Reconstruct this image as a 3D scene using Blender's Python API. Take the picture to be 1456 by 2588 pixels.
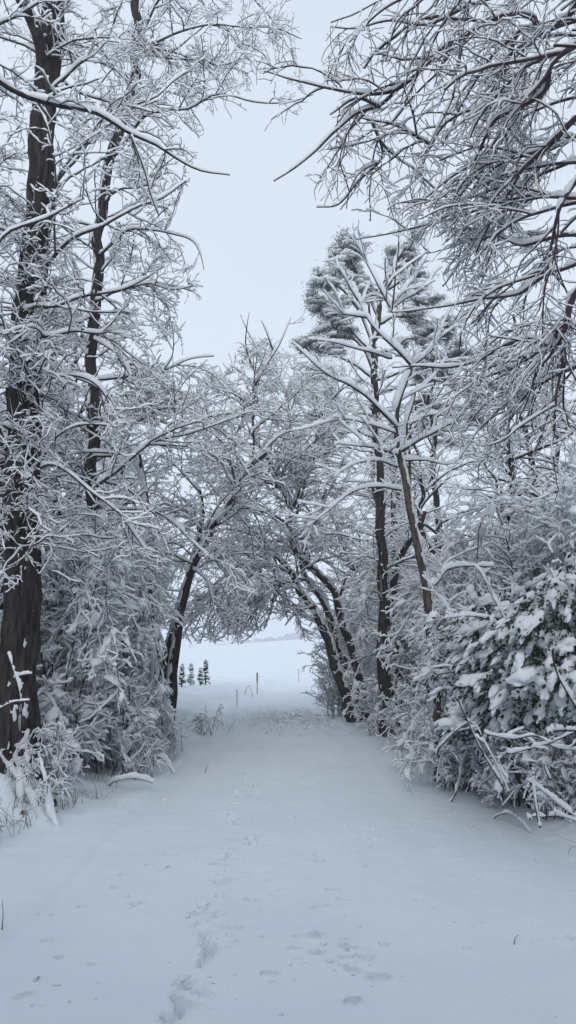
import bpy, bmesh, math
import numpy as np
from math import radians as rad_
from mathutils import Euler, Vector

for o in list(bpy.data.objects):
    bpy.data.objects.remove(o)
scene = bpy.context.scene
C = scene.collection

# ------------------------------------------------------------------ camera
EYE = np.array([0.0, 0.0, 1.6])
FPX = 1870.0                       # focal length in photo pixels (2588 high)
PITCH = rad_(10.1)
cam_d = bpy.data.cameras.new("camera")
cam = bpy.data.objects.new("camera", cam_d)
C.objects.link(cam)
cam.location = EYE
cam.rotation_euler = (math.pi / 2 + PITCH, 0, 0)
cam_d.sensor_fit = 'VERTICAL'
cam_d.sensor_height = 36.0
cam_d.lens = FPX / 2588.0 * 36.0
cam_d.clip_start = 0.05
cam_d.clip_end = 3000
scene.camera = cam

# ------------------------------------------------------------------ world: overcast daylight
SUN_EL, SUN_AZ = rad_(30), rad_(188)
w = bpy.data.worlds.new("World")
scene.world = w
w.use_nodes = True
nt = w.node_tree
nt.nodes.clear()
out = nt.nodes.new("ShaderNodeOutputWorld")
bg = nt.nodes.new("ShaderNodeBackground")
bg.inputs["Strength"].default_value = 0.1
sky = nt.nodes.new("ShaderNodeTexSky")
sky.sky_type = 'NISHITA'
sky.sun_disc = False
sky.sun_elevation = SUN_EL
sky.sun_rotation = SUN_AZ
sky.dust_density = 4.0
tc = nt.nodes.new("ShaderNodeTexCoord")
mp = nt.nodes.new("ShaderNodeMapping")
mp.inputs["Scale"].default_value = (1.0, 1.0, 2.2)
cn = nt.nodes.new("ShaderNodeTexNoise")
cn.inputs["Scale"].default_value = 1.6
cn.inputs["Detail"].default_value = 4
cr = nt.nodes.new("ShaderNodeValToRGB")
cr.color_ramp.elements[0].position = 0.25
cr.color_ramp.elements[0].color = (6.6, 7.4, 8.55, 1)
cr.color_ramp.elements[1].position = 0.75
cr.color_ramp.elements[1].color = (7.2, 8.0, 9.05, 1)
mx = nt.nodes.new("ShaderNodeMixRGB")
mx.inputs[0].default_value = 0.93           # a closed cloud layer over the clear sky
nt.links.new(tc.outputs["Generated"], mp.inputs[0])
nt.links.new(mp.outputs[0], cn.inputs["Vector"])
nt.links.new(cn.outputs["Fac"], cr.inputs[0])
nt.links.new(sky.outputs[0], mx.inputs[1])
nt.links.new(cr.outputs[0], mx.inputs[2])
nt.links.new(mx.outputs[0], bg.inputs["Color"])
nt.links.new(bg.outputs[0], out.inputs["Surface"])

sun_d = bpy.data.lights.new("sun", 'SUN')
sun_d.energy = 1.5
sun_d.angle = rad_(40)
sun_d.color = (1.0, 0.985, 0.965)
sun = bpy.data.objects.new("sun", sun_d)
C.objects.link(sun)
sdir = Vector((math.sin(SUN_AZ) * math.cos(SUN_EL), math.cos(SUN_AZ) * math.cos(SUN_EL), math.sin(SUN_EL)))
sun.rotation_euler = sdir.to_track_quat('Z', 'Y').to_euler()
sun.location = (0, -10, 30)

scene.view_settings.view_transform = 'Standard'
scene.view_settings.look = 'None'
scene.view_settings.gamma = 1.0
scene.view_settings.exposure = 0.16
scene.cycles.max_bounces = 10
scene.cycles.diffuse_bounces = 8
scene.cycles.glossy_bounces = 2
scene.cycles.volume_bounces = 1
scene.cycles.use_denoising = True
scene.cycles.denoiser = 'OPENIMAGEDENOISE'
scene.cycles.denoising_input_passes = 'RGB_ALBEDO_NORMAL'
scene.cycles.denoising_prefilter = 'ACCURATE'

# ------------------------------------------------------------------ small maths
cp, sp = math.cos(PITCH), math.sin(PITCH)


def P(px, py, Y):
    """point seen at photo pixel (px,py) that stands Y metres down the lane"""
    a = (px - 728.0) / FPX
    b = (1294.0 - py) / FPX
    d = np.array([a, cp - b * sp, sp + b * cp])
    return EYE + d * (Y / d[1])


def project(p):
    q = p - EYE
    f = q[..., 1] * cp + q[..., 2] * sp
    u = -q[..., 1] * sp + q[..., 2] * cp
    f = np.where(f > 0.05, f, 0.05)
    return 728 + q[..., 0] / f * FPX, 1294 - u / f * FPX


def smooth(e0, e1, x):
    t = np.clip((x - e0) / (e1 - e0), 0, 1)
    return t * t * (3 - 2 * t)


def _hash(ix, iy, iz, seed):
    n = (ix.astype(np.int64) * 374761393 + iy.astype(np.int64) * 668265263 + iz.astype(np.int64) * 2147483647 + seed * 1274126177) & 0xFFFFFFFF
    n = ((n ^ (n >> 13)) * 1274126177) & 0xFFFFFFFF
    n = n ^ (n >> 16)
    return (n & 0xFFFF) / 65535.0 * 2 - 1


def noise3(x, y, z, seed=0):
    x, y, z = np.broadcast_arrays(np.asarray(x, float), np.asarray(y, float), np.asarray(z, float))
    fx, fy, fz = np.floor(x), np.floor(y), np.floor(z)
    dx, dy, dz = x - fx, y - fy, z - fz
    ux, uy, uz = dx * dx * (3 - 2 * dx), dy * dy * (3 - 2 * dy), dz * dz * (3 - 2 * dz)
    r = 0
    for i in (0, 1):
        for j in (0, 1):
            for k in (0, 1):
                wgt = (ux if i else 1 - ux) * (uy if j else 1 - uy) * (uz if k else 1 - uz)
                r = r + wgt * _hash(fx + i, fy + j, fz + k, seed)
    return r


def fbm(x, y, z=0.0, oct=3, seed=0):
    r, a = 0, 1.0
    for o in range(oct):
        r = r + a * noise3(np.asarray(x) * 2 ** o, np.asarray(y) * 2 ** o, np.asarray(z) * 2 ** o, seed + o)
        a *= 0.5
    return r


def unit(v):
    return v / np.maximum(np.linalg.norm(v, axis=-1, keepdims=True), 1e-9)


# ------------------------------------------------------------------ materials
def material(name, base, rough, color2=None, nscale=8.0, stretch=(1, 1, 1), bump=0.0, bscale=30.0, spec=0.3, ramp=(0.35, 0.65), sss=0.0):
    m = bpy.data.materials.new(name)
    m.use_nodes = True
    t = m.node_tree
    b = t.nodes["Principled BSDF"]
    b.inputs["Roughness"].default_value = rough
    b.inputs["Specular IOR Level"].default_value = spec
    b.inputs["Base Color"].default_value = (*base, 1)
    g = t.nodes.new("ShaderNodeNewGeometry")
    mpn = t.nodes.new("ShaderNodeMapping")
    mpn.inputs["Scale"].default_value = stretch
    t.links.new(g.outputs["Position"], mpn.inputs[0])
    if color2:
        n = t.nodes.new("ShaderNodeTexNoise")
        n.inputs["Scale"].default_value = nscale
        n.inputs["Detail"].default_value = 5
        r = t.nodes.new("ShaderNodeValToRGB")
        r.color_ramp.elements[0].position = ramp[0]
        r.color_ramp.elements[0].color = (*base, 1)
        r.color_ramp.elements[1].position = ramp[1]
        r.color_ramp.elements[1].color = (*color2, 1)
        t.links.new(mpn.outputs[0], n.inputs["Vector"])
        t.links.new(n.outputs["Fac"], r.inputs[0])
        t.links.new(r.outputs[0], b.inputs["Base Color"])
    if bump:
        n2 = t.nodes.new("ShaderNodeTexNoise")
        n2.inputs["Scale"].default_value = bscale
        n2.inputs["Detail"].default_value = 6
        bp = t.nodes.new("ShaderNodeBump")
        bp.inputs["Strength"].default_value = bump
        bp.inputs["Distance"].default_value = 0.02
        t.links.new(mpn.outputs[0], n2.inputs["Vector"])
        t.links.new(n2.outputs["Fac"], bp.inputs["Height"])
        t.links.new(bp.outputs[0], b.inputs["Normal"])
    return m


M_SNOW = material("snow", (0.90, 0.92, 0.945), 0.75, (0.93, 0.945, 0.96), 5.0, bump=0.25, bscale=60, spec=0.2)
# thin snow lets some light through
_t = M_SNOW.node_tree
_tr = _t.nodes.new("ShaderNodeBsdfTranslucent")
_tr.inputs["Color"].default_value = (0.92, 0.94, 0.96, 1)
_mx = _t.nodes.new("ShaderNodeMixShader")
_mx.inputs[0].default_value = 0.38
_o = [n for n in _t.nodes if n.type == 'OUTPUT_MATERIAL'][0]
_t.links.new(_t.nodes["Principled BSDF"].outputs[0], _mx.inputs[1])
_t.links.new(_tr.outputs[0], _mx.inputs[2])
_t.links.new(_mx.outputs[0], _o.inputs["Surface"])
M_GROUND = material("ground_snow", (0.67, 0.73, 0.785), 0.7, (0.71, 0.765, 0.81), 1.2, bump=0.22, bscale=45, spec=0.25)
M_BARK = material("bark", (0.012, 0.011, 0.0115), 0.9, (0.052, 0.045, 0.041), 26, (1, 1, .16), bump=1.0, bscale=55, spec=0.15)
M_BARK_BROWN = material("bark_brown", (0.04, 0.034, 0.03), 0.9, (0.12, 0.10, 0.085), 18, (1, 1, .3), bump=0.8, bscale=40, spec=0.15)
M_TWIG = material("twig_bark", (0.026, 0.023, 0.024), 0.85, (0.06, 0.05, 0.048), 9, spec=0.2)
M_TWIG_RED = material("twig_bark_plum", (0.036, 0.027, 0.031), 0.85, (0.07, 0.052, 0.058), 9, spec=0.2)
M_LEAF = material("leaf", (0.006, 0.022, 0.008), 0.5, (0.018, 0.040, 0.016), 11, spec=0.4)
M_NEEDLE = material("needle", (0.022, 0.030, 0.024), 0.7, (0.045, 0.055, 0.045), 6, spec=0.2)
M_GRASS = material("dry_grass", (0.16, 0.145, 0.125), 0.9, (0.28, 0.25, 0.21), 12, spec=0.1)
M_POST = material("weathered_post", (0.10, 0.10, 0.10), 0.8, (0.2, 0.19, 0.18), 30, (1, 1, .2), bump=0.4)
M_FARWOOD = material("far_wood", (0.10, 0.11, 0.12), 0.95, (0.30, 0.32, 0.34), 0.25)


# ------------------------------------------------------------------ mesh assembling
def mesh_object(name, pieces, mat, parent=None, smooth_=True):
    """pieces: list of (verts (V,3), quads (Q,4) or None, tris (T,3) or None), linked as ONE object"""
    vs, qs, ts, base = [], [], [], 0
    for p in pieces:
        v, q, t = p
        if len(v) == 0:
            continue
        vs.append(v)
        if q is not None and len(q):
            qs.append(q + base)
        if t is not None and len(t):
            ts.append(t + base)
        base += len(v)
    if not vs:
        return None
    v = np.concatenate(vs).astype(np.float32)
    q = np.concatenate(qs) if qs else np.zeros((0, 4), int)
    t = np.concatenate(ts) if ts else np.zeros((0, 3), int)
    me = bpy.data.meshes.new(name)
    me.vertices.add(len(v))
    me.vertices.foreach_set("co", v.ravel())
    nl = len(q) * 4 + len(t) * 3
    me.loops.add(nl)
    me.polygons.add(len(q) + len(t))
    me.loops.foreach_set("vertex_index", np.concatenate([q.ravel(), t.ravel()]).astype(np.int32))
    ls = np.concatenate([np.arange(len(q)) * 4, len(q) * 4 + np.arange(len(t)) * 3]).astype(np.int32)
    me.polygons.foreach_set("loop_start", ls)
    me.polygons.foreach_set("use_smooth", np.full(len(ls), smooth_, dtype=bool))
    me.update(calc_edges=True)
    me.materials.append(mat)
    o = bpy.data.objects.new(name, me)
    C.objects.link(o)
    if parent is not None:
        o.parent = parent
        o.location = -Vector(parent.location) if parent.parent is None else (0, 0, 0)
    return o


def sub(name, pieces, mat, part):
    """a sub-part: the part already carries the offset of its thing"""
    o = mesh_object(name, pieces, mat)
    if o is None:
        return None
    o.parent = part
    return o


def thing(name, label, cat, loc=(0, 0, 0), group=None):
    o = bpy.data.objects.new(name, None)
    C.objects.link(o)
    o.location = tuple(float(a) for a in loc)
    o["label"] = label
    o["category"] = cat
    if group:
        o["group"] = group
    return o


def tag(o, label, cat, group=None):
    o["label"] = label
    o["category"] = cat
    if group:
        o["group"] = group
    return o


def tubes(Pt, R, sides, disp=None, squash=None):
    """Pt (N,K,3), R (N,K) -> tubes with parallel transported frames"""
    N, K, _ = Pt.shape
    T = np.empty_like(Pt)
    T[:, 1:-1] = Pt[:, 2:] - Pt[:, :-2]
    T[:, 0] = Pt[:, 1] - Pt[:, 0]
    T[:, -1] = Pt[:, -1] - Pt[:, -2]
    T = unit(T)
    n = np.empty_like(Pt)
    ref = np.where(np.abs(T[:, 0, 2:3]) > 0.9, np.array([[1.0, 0, 0]]), np.array([[0, 0, 1.0]]))
    n[:, 0] = unit(ref - T[:, 0] * np.sum(ref * T[:, 0], -1, keepdims=True))
    for k in range(1, K):
        a = n[:, k - 1] - T[:, k] * np.sum(n[:, k - 1] * T[:, k], -1, keepdims=True)
        n[:, k] = unit(a)
    b = np.cross(T, n)
    ang = np.arange(sides) * 2 * math.pi / sides
    nd = n[:, :, None, :] * np.cos(ang)[None, None, :, None] + b[:, :, None, :] * np.sin(ang)[None, None, :, None]
    rr = np.repeat(R[:, :, None], sides, 2)
    if disp is not None:
        rr = rr + disp(Pt, nd, R)
    V = Pt[:, :, None, :] + nd * rr[..., None]
    return V.reshape(-1, 3), ring_quads(N, K, sides), None


def ring_quads(N, K, S, close=True):
    i = np.arange(N)[:, None, None] * K * S
    k = np.arange(K - 1)[None, :, None] * S
    ns = S if close else S - 1
    s = np.arange(ns)[None, None, :]
    s2 = (s + 1) % S
    a = i + k + s
    b = i + k + s2
    c = i + k + S + s2
    d = i + k + S + s
    return np.stack([a, b, c, d], -1).reshape(-1, 4)


def snow_on(Pt, R, rng, wadd=0.006, wmul=1.0, hmul=1.2, hadd=0.012, hmax=0.09, gap=0.1, steep=0.35, lump=0.25, ring=4):
    """a drift of snow lying along the top of each branch; it thins out where the branch is steep"""
    N, K, _ = Pt.shape
    T = np.empty_like(Pt)
    T[:, 1:-1] = Pt[:, 2:] - Pt[:, :-2]
    T[:, 0] = Pt[:, 1] - Pt[:, 0]
    T[:, -1] = Pt[:, -1] - Pt[:, -2]
    T = unit(T)
    up = np.array([0, 0, 1.0])
    s = np.cross(T, up)
    c = np.linalg.norm(s, axis=-1)
    s = unit(s + 1e-6)
    u = np.cross(s, T)
    amt = smooth(0.08, steep + 0.15, c)
    lu = 1 + lump * rng.standard_normal((N, K))
    if K > 10:
        lu = 1 + lump * 1.6 * noise3(np.arange(K)[None] * .33 + rng.random((N, 1)) * 99, rng.random((N, 1)) * 99, 0)
        lu = lu * (1 + .12 * rng.standard_normal((N, K)))
    g = (rng.random((N, K)) > gap) * 0.85 + 0.15
    lu = np.clip(lu * g, 0.12, 1.9)
    wd = (R * wmul + wadd) * amt * np.sqrt(lu)
    h = np.minimum(R * hmul + hadd, hmax) * amt * lu
    ends = np.ones(K)
    ends[-1] = 0.8
    h = h * ends
    if ring == 4:
        prof = [(-1, .25, .08), (-.6, .25, .95), (.6, .25, .95), (1, .25, .08)]
    else:
        prof = [(-1, -.1, 0.05), (-.92, .0, .55), (-.45, 0, .95), (.45, 0, .95), (.92, 0, .55), (1, -.1, 0.05)]
    V = np.stack([Pt + s * (wd * a)[..., None] + u * (R * (.2 + b) + h * hh)[..., None] for a, b, hh in prof], 2)
    S = len(prof)
    return V.reshape(-1, 3), ring_quads(N, K, S), None


_ico = {}


def ico(n):
    if n not in _ico:
        bm = bmesh.new()
        bmesh.ops.create_icosphere(bm, subdivisions=n, radius=1)
        v = np.array([x.co[:] for x in bm.verts])
        f = np.array([[a.index for a in t.verts] for t in bm.faces])
        bm.free()
        _ico[n] = (v, f)
    return _ico[n]


def blobs(cen, scl, rng, n=2, amp=0.28, freq=1.6, axis=None, flat=0.25):
    """lumps of snow: displaced icospheres with a flattened underside; axis (N,3) is the long direction"""
    v, f = ico(n)
    N = len(cen)
    off = rng.random((N, 1, 3)) * 50
    q = v[None] * freq + off
    d = 1 + amp * fbm(q[..., 0], q[..., 1], q[..., 2], 2, 5)
    vv = v[None] * d[..., None]
    vv[..., 2] = np.where(vv[..., 2] < 0, vv[..., 2] * flat, vv[..., 2])
    vv = vv * scl[:, None, :]
    if axis is None:
        a = rng.random(N) * 2 * math.pi
        X = np.stack([np.cos(a), np.sin(a), 0 * a], -1)
    else:
        X = unit(axis)
    Yv = unit(np.cross(np.array([0, 0, 1.0]), X))
    Z = np.cross(X, Yv)
    V = cen[:, None, :] + vv[..., :1] * X[:, None] + vv[..., 1:2] * Yv[:, None] + vv[..., 2:] * Z[:, None]
    F = f[None] + (np.arange(N) * len(v))[:, None, None]
    return V.reshape(-1, 3), None, F.reshape(-1, 3)


def spline(pts, n, r0, r1, rng, jit=0.0, pw=1.0):
    """smooth polyline through pts (M,3) with n points, radius r0..r1"""
    pts = np.asarray(pts, float)
    M = len(pts)
    d = np.r_[0, np.cumsum(np.linalg.norm(np.diff(pts, axis=0), axis=1))]
    t = np.linspace(0, d[-1], n)
    if M > 2:
        m = np.gradient(pts, d, axis=0)
        i = np.clip(np.searchsorted(d, t, side='right') - 1, 0, M - 2)
        hh = (d[i + 1] - d[i])[:, None]
        s = ((t - d[i])[:, None]) / hh
        p = (2 * s ** 3 - 3 * s ** 2 + 1) * pts[i] + (s ** 3 - 2 * s ** 2 + s) * hh * m[i] + (-2 * s ** 3 + 3 * s ** 2) * pts[i + 1] + (s ** 3 - s ** 2) * hh * m[i + 1]
    else:
        s = (t / d[-1])[:, None]
        p = pts[0] * (1 - s) + pts[1] * s
    if jit:
        q = rng.random(3) * 99
        f = 2.3
        p = p + jit * np.stack([noise3(t * f + q[0], 0, 0), noise3(t * f + q[1], 7, 0), noise3(t * f + q[2], 3, 0)], -1) * (t > 0)[:, None]
    u = (t / t[-1]) ** pw
    return p, r0 * (1 - u) + r1 * u


# silhouette of the open air over the lane and of the view out to the field
GAP = np.array([(800, -400), (775, 60), (760, 150), (800, 260), (700, 335), (590, 345), (560, 400), (470, 470), (440, 560), (515, 690), (510, 890), (560, 930), (575, 850), (620, 850), (740, 850), (775, 760), (770, 650), (840, 600), (890, 545), (790, 520), (760, 440), (820, 330), (830, 260), (800, 190), (820, 60), (860, -400)], float)
GAP2 = np.array([(380, 1850), (430, 1790), (455, 1650), (520, 1625), (600, 1635), (665, 1600), (690, 1565), (730, 1580), (790, 1660), (830, 1770), (880, 1830), (1060, 1850), (1500, 2200), (0, 2200)], float)


def inside(poly, x, y):
    r = np.zeros(x.shape, bool)
    n = len(poly)
    for i in range(n):
        x1, y1 = poly[i]
        x2, y2 = poly[(i + 1) % n]
        c = ((y1 > y) != (y2 > y)) & (x < (x2 - x1) * (y - y1) / (y2 - y1 + 1e-9) + x1)
        r ^= c
    return r


def open_air(pts, rng, leak=0.0, extra=None, exleak=0.0):
    """True for branches (N,K,3) that would grow into the open air over the lane"""
    x, y = project(pts)
    bad = inside(GAP, x, y) | inside(GAP2, x, y)
    if extra is not None:
        bad |= inside(np.array(extra, float), x, y) & (rng.random(len(x))[:, None] > exleak)
    bad &= pts[..., 1] > 0.5
    b = bad[:, bad.shape[1] // 2:].any(1)
    return b & (rng.random(len(b)) > leak)


class Plant:
    def __init__(self, seed, **snow):
        self.rng = np.random.default_rng(seed)
        self.trunk, self.twig, self.snow, self.tsnow = [], [], [], []
        self.sn = dict(wadd=0.006, wmul=1.0, hmul=1.2, hadd=0.014, hmax=0.10, gap=0.1, steep=0.35, lump=0.25)
        self.sn.update(snow)
        self.prune = True
        self.extra = None
        self.exleak = 0.0

    def limb(self, pts, r0, r1, n=28, jit=0.03, sides=8, kind='trunk', pw=1.0, ridge=0.0, flare=0.0, snow=True, plaster=None, **kw):
        p, r = spline(pts, n, r0, r1, self.rng, jit, pw)
        p, r = p[None], r[None]
        disp = None
        if ridge:
            def disp(Pt, nd, R, a=ridge):
                q = nd * 3.2
                rid = 1 - np.abs(noise3(q[..., 0] * 2.1, q[..., 1] * 2.1 + q[..., 2], Pt[:, :, None, 2] * 2.2, 3)) * 2
                rid2 = noise3(q[..., 0] * 4.5, q[..., 1] * 4.5, Pt[:, :, None, 2] * 9, 4)
                z_ = np.maximum(Pt[:, :, None, 2] - .1, 0)
                th = np.arctan2(nd[..., 1], nd[..., 0])
                lobes = .55 + .45 * np.cos(4 * th + .8) + .25 * np.cos(7 * th + 2)
                return a * (rid + 0.4 * rid2) + flare * np.exp(-z_ / .22) * lobes
        self_list = self.trunk if kind == 'trunk' else self.twig
        self_list.append(tubes(p, r, sides, disp))
        if snow:
            k = dict(self.sn)
            k.update(kw)
            (self.tsnow if kind == 'trunk' else self.snow).append(snow_on(p, r, self.rng, ring=6, **k))
        if plaster:
            d, thr = unit(np.array(plaster[0], float)), plaster[1]
            am = plaster[2] if len(plaster) > 2 else 0.02

            def pd(Pt, nd, R, thr=thr):
                if callable(thr):
                    thr = thr(Pt[:, :, None, 2])
                c = (nd @ d)
                q = Pt[:, :, None] + nd * R[:, :, None, None]
                if flare:
                    q = q + 0
                m = fbm(q[..., 0] * 26, q[..., 1] * 26, q[..., 2] * 13, 4, 11) * 0.5 + c
                base_ = 0 if disp is None else disp(Pt, nd, R) * (flare > 0)
                return base_ + np.clip((m - thr) * 0.1, -0.03, am)
            self.tsnow.append(tubes(p, r * 1.01, max(22, sides), pd))
        return p, r

    def spawn(self, par, dens, L, ang=(35, 70), flat=0.5, up=0.0, K=5, wander=0.12, trop=0.0, tr=(0.08, 1.0), tl=0.5, rr=0.008, rm=0.6, rmin=0.002, r1=0.62, sides=4, bias=None, kind='twig', snow=True, **kw):
        """children along the parents; par = list of (Pt, R) batches"""
        rng = self.rng
        outP, outR = [], []
        for Pp, Rp in par:
            N, K0, _ = Pp.shape
            seg = np.linalg.norm(np.diff(Pp, axis=1), axis=-1).sum(1)
            cnt = rng.poisson(np.maximum(seg * dens * (tr[1] - tr[0]), 0.02))
            idx = np.repeat(np.arange(N), cnt)
            if len(idx) == 0:
                continue
            t = rng.uniform(tr[0], tr[1], len(idx))
            f = t * (K0 - 1)
            k = np.minimum(f.astype(int), K0 - 2)
            fr = (f - k)[:, None]
            a, b = Pp[idx, k], Pp[idx, k + 1]
            pos = a * (1 - fr) + b * fr
            tan = unit(b - a)
            rp = Rp[idx, k] * (1 - fr[:, 0]) + Rp[idx, k + 1] * fr[:, 0]
            v = rng.standard_normal((len(idx), 3))
            v[:, 2] *= (1 - flat)
            if bias is not None:
                v += np.array(bias)
            pr = unit(v - tan * np.sum(v * tan, -1, keepdims=True))
            an = np.radians(rng.uniform(ang[0], ang[1], len(idx)))[:, None]
            d = unit(np.cos(an) * tan + np.sin(an) * pr + np.array([0, 0, up]))
            Lc = L * (1 - tl * t) * rng.uniform(0.45, 1.3, len(idx))
            Lc = np.minimum(Lc, seg[idx] * 0.85)
            r0 = np.maximum(np.minimum(rp * rm, rr * Lc + 0.001), rmin)
            pts = np.empty((len(idx), K + 1, 3))
            pts[:, 0] = pos
            step = (Lc / K)[:, None]
            for j in range(K):
                pts[:, j + 1] = pts[:, j] + d * step
                d = unit(d + wander * rng.standard_normal(d.shape) + np.array([0, 0, trop]) / K)
            R = r0[:, None] * np.linspace(1, r1, K + 1)[None]
            keep = pts[:, :, 2].min(1) > 0.02
            if self.prune:
                keep &= ~open_air(pts, rng, 0, self.extra, self.exleak)
            pts, R = pts[keep], R[keep]
            if len(pts) == 0:
                continue
            outP.append(pts)
            outR.append(R)
        if not outP:
            return []
        Pt, R = np.concatenate(outP), np.concatenate(outR)
        (self.twig if kind == 'twig' else self.trunk).append(tubes(Pt, R, sides))
        if snow:
            kk = dict(self.sn)
            kk.update(kw)
            self.snow.append(snow_on(Pt, R, rng, **kk))
        return [(Pt, R)]

    def build(self, name, label, cat, loc, group=None, trunk_mat=None, twig_mat=None, names=('trunk', 'crown')):
        root = thing(name, label, cat, loc, group)
        t = mesh_object(names[0], self.trunk, trunk_mat or M_BARK, root)
        c = mesh_object(names[1], self.twig, twig_mat or M_TWIG, root)
        if self.tsnow:
            sub('snow', self.tsnow, M_SNOW, t if t is not None else c)
        if self.snow:
            sub('snow', self.snow, M_SNOW, c if c is not None else t)
        return root


def copy_tree(o, label, loc, rz, s=1.0, parent=None):
    c = o.copy()
    C.objects.link(c)
    if parent is None:
        c.location = loc
        c.rotation_euler = (0, 0, rz)
        c.scale = (s, s, s)
        c["label"] = label
    else:
        c.parent = parent
        c.matrix_parent_inverse = o.matrix_parent_inverse
    for ch in [x for x in C.objects if x.parent == o]:
        copy_tree(ch, None, None, None, None, c)
    return c


# ------------------------------------------------------------------ ground
YL = np.array([(-12, -2.7), (3.5, -2.55), (5.9, -2.4), (8, -1.95), (12, -1.4), (16, -1.5), (20, -1.5), (30, -0.6), (45, 0.4)])
YR = np.array([(-12, 2.7), (3.5, 2.5), (5.3, 2.25), (8, 2.0), (12, 1.8), (16, 1.25), (20, 1.35), (30, 2.2), (45, 3.6)])


def xl(y):
    return np.interp(y, YL[:, 0], YL[:, 1])


def xr(y):
    return np.interp(y, YR[:, 0], YR[:, 1])


def G0(px, py):
    """ground point (flat path) under a photo pixel"""
    a = (px - 728.0) / FPX
    b = (1294.0 - py) / FPX
    d = np.array([a, cp - b * sp, sp + b * cp])
    return (EYE + d * (-1.6 / d[2]))[:2]


rg = np.random.default_rng(7)
PRINTS = []   # x, y, length, width, angle, depth
for px, py, s in [(655, 1905, .6), (668, 1925, .7), (612, 1935, .6), (637, 1958, .7), (648, 1985, .8), (604, 2002, 1.), (600, 2028, .9), (585, 2058, 1.), (588, 2078, .8), (628, 2128, 1.), (578, 2165, 1.1), (556, 2186, .8),
                  (568, 2232, .9), (503, 2312, .95), (496, 2338, .8), (526, 2388, .9), (520, 2425, .9), (470, 2505, .75), (462, 2545, .9), (440, 2565, 1.0), (120, 2368, .55), (62, 2498, .65), (640, 2010, .6), (592, 2010, .8)]:
    x, y = G0(px, py)
    for q in range(3):
        PRINTS.append((x + rg.normal(0, .03), y + rg.normal(0, .05), 0.052 * s * rg.uniform(.6, 1.3), .028 * s * rg.uniform(.6, 1.2), rg.normal(0.15, .5), .046 * s * rg.uniform(.5, 1.2)))
tp = np.array([G0(*q) for q in ((655, 1900), (620, 1960), (604, 2020), (595, 2090), (575, 2190), (530, 2310), (500, 2420), (455, 2560))])
ts = np.linspace(0, len(tp) - 1.001, 34)
for t_ in ts:
    i_ = int(t_)
    q_ = tp[i_] * (1 - t_ + i_) + tp[i_ + 1] * (t_ - i_)
    PRINTS.append((q_[0] + rg.normal(0, .05), q_[1] + rg.normal(0, .04), rg.uniform(.03, .055), rg.uniform(.018, .03), rg.normal(.1, .4), rg.uniform(.02, .04)))
for px, py, s in [(807, 2163, 1), (805, 2180, 1.2), (797, 2378, 1.2), (800, 2420, 1), (885, 2403, 1.1), (892, 2462, .9), (925, 2430, 1), (950, 2478, 1.2), (742, 2407, .8), (345, 2284, .9), (308, 2213, .8), (378, 2194, .8), (430, 2168, .9),
                  (435, 2196, .7), (150, 2412, .7), (680, 2472, .8), (836, 2256, .8), (863, 2280, .7), (886, 2160, .9), (938, 2120, .9), (947, 2143, .8), (925, 2192, .8), (775, 2112, .6), (845, 2117, .6), (630, 2280, .9),
                  (790, 2302, .7), (820, 2300, .8), (970, 2390, .7), (1360, 2180, .9), (1195, 2098, .8), (1120, 2138, .7), (1300, 2205, .7), (880, 2432, 1.0), (208, 2285, .8), (292, 2245, .7), (228, 2433, .6), (895, 2540, 1.), (300, 2042, 1.), (415, 2015, 1.)]:
    x, y = G0(px, py)
    PRINTS.append((x, y, .040 * s, .022 * s, rg.uniform(1.2, 1.9), .048 * s))
for k in range(150):                       # pock marks of fallen clods
    y = rg.uniform(3.6, 13)
    x = rg.uniform(-2.3, 2.3) if y < 7 else rg.uniform(-1.4, 1.8)
    s = rg.uniform(.3, .95)
    PRINTS.append((x, y, .03 * s, .018 * s, rg.uniform(0, 3.1), .028 * s))
x, y = G0(578, 2348)
PRINTS.append((x, y, .10, .015, 1.25, .03))


TRK = (G0(-60, 2470), G0(440, 1945))


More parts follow.
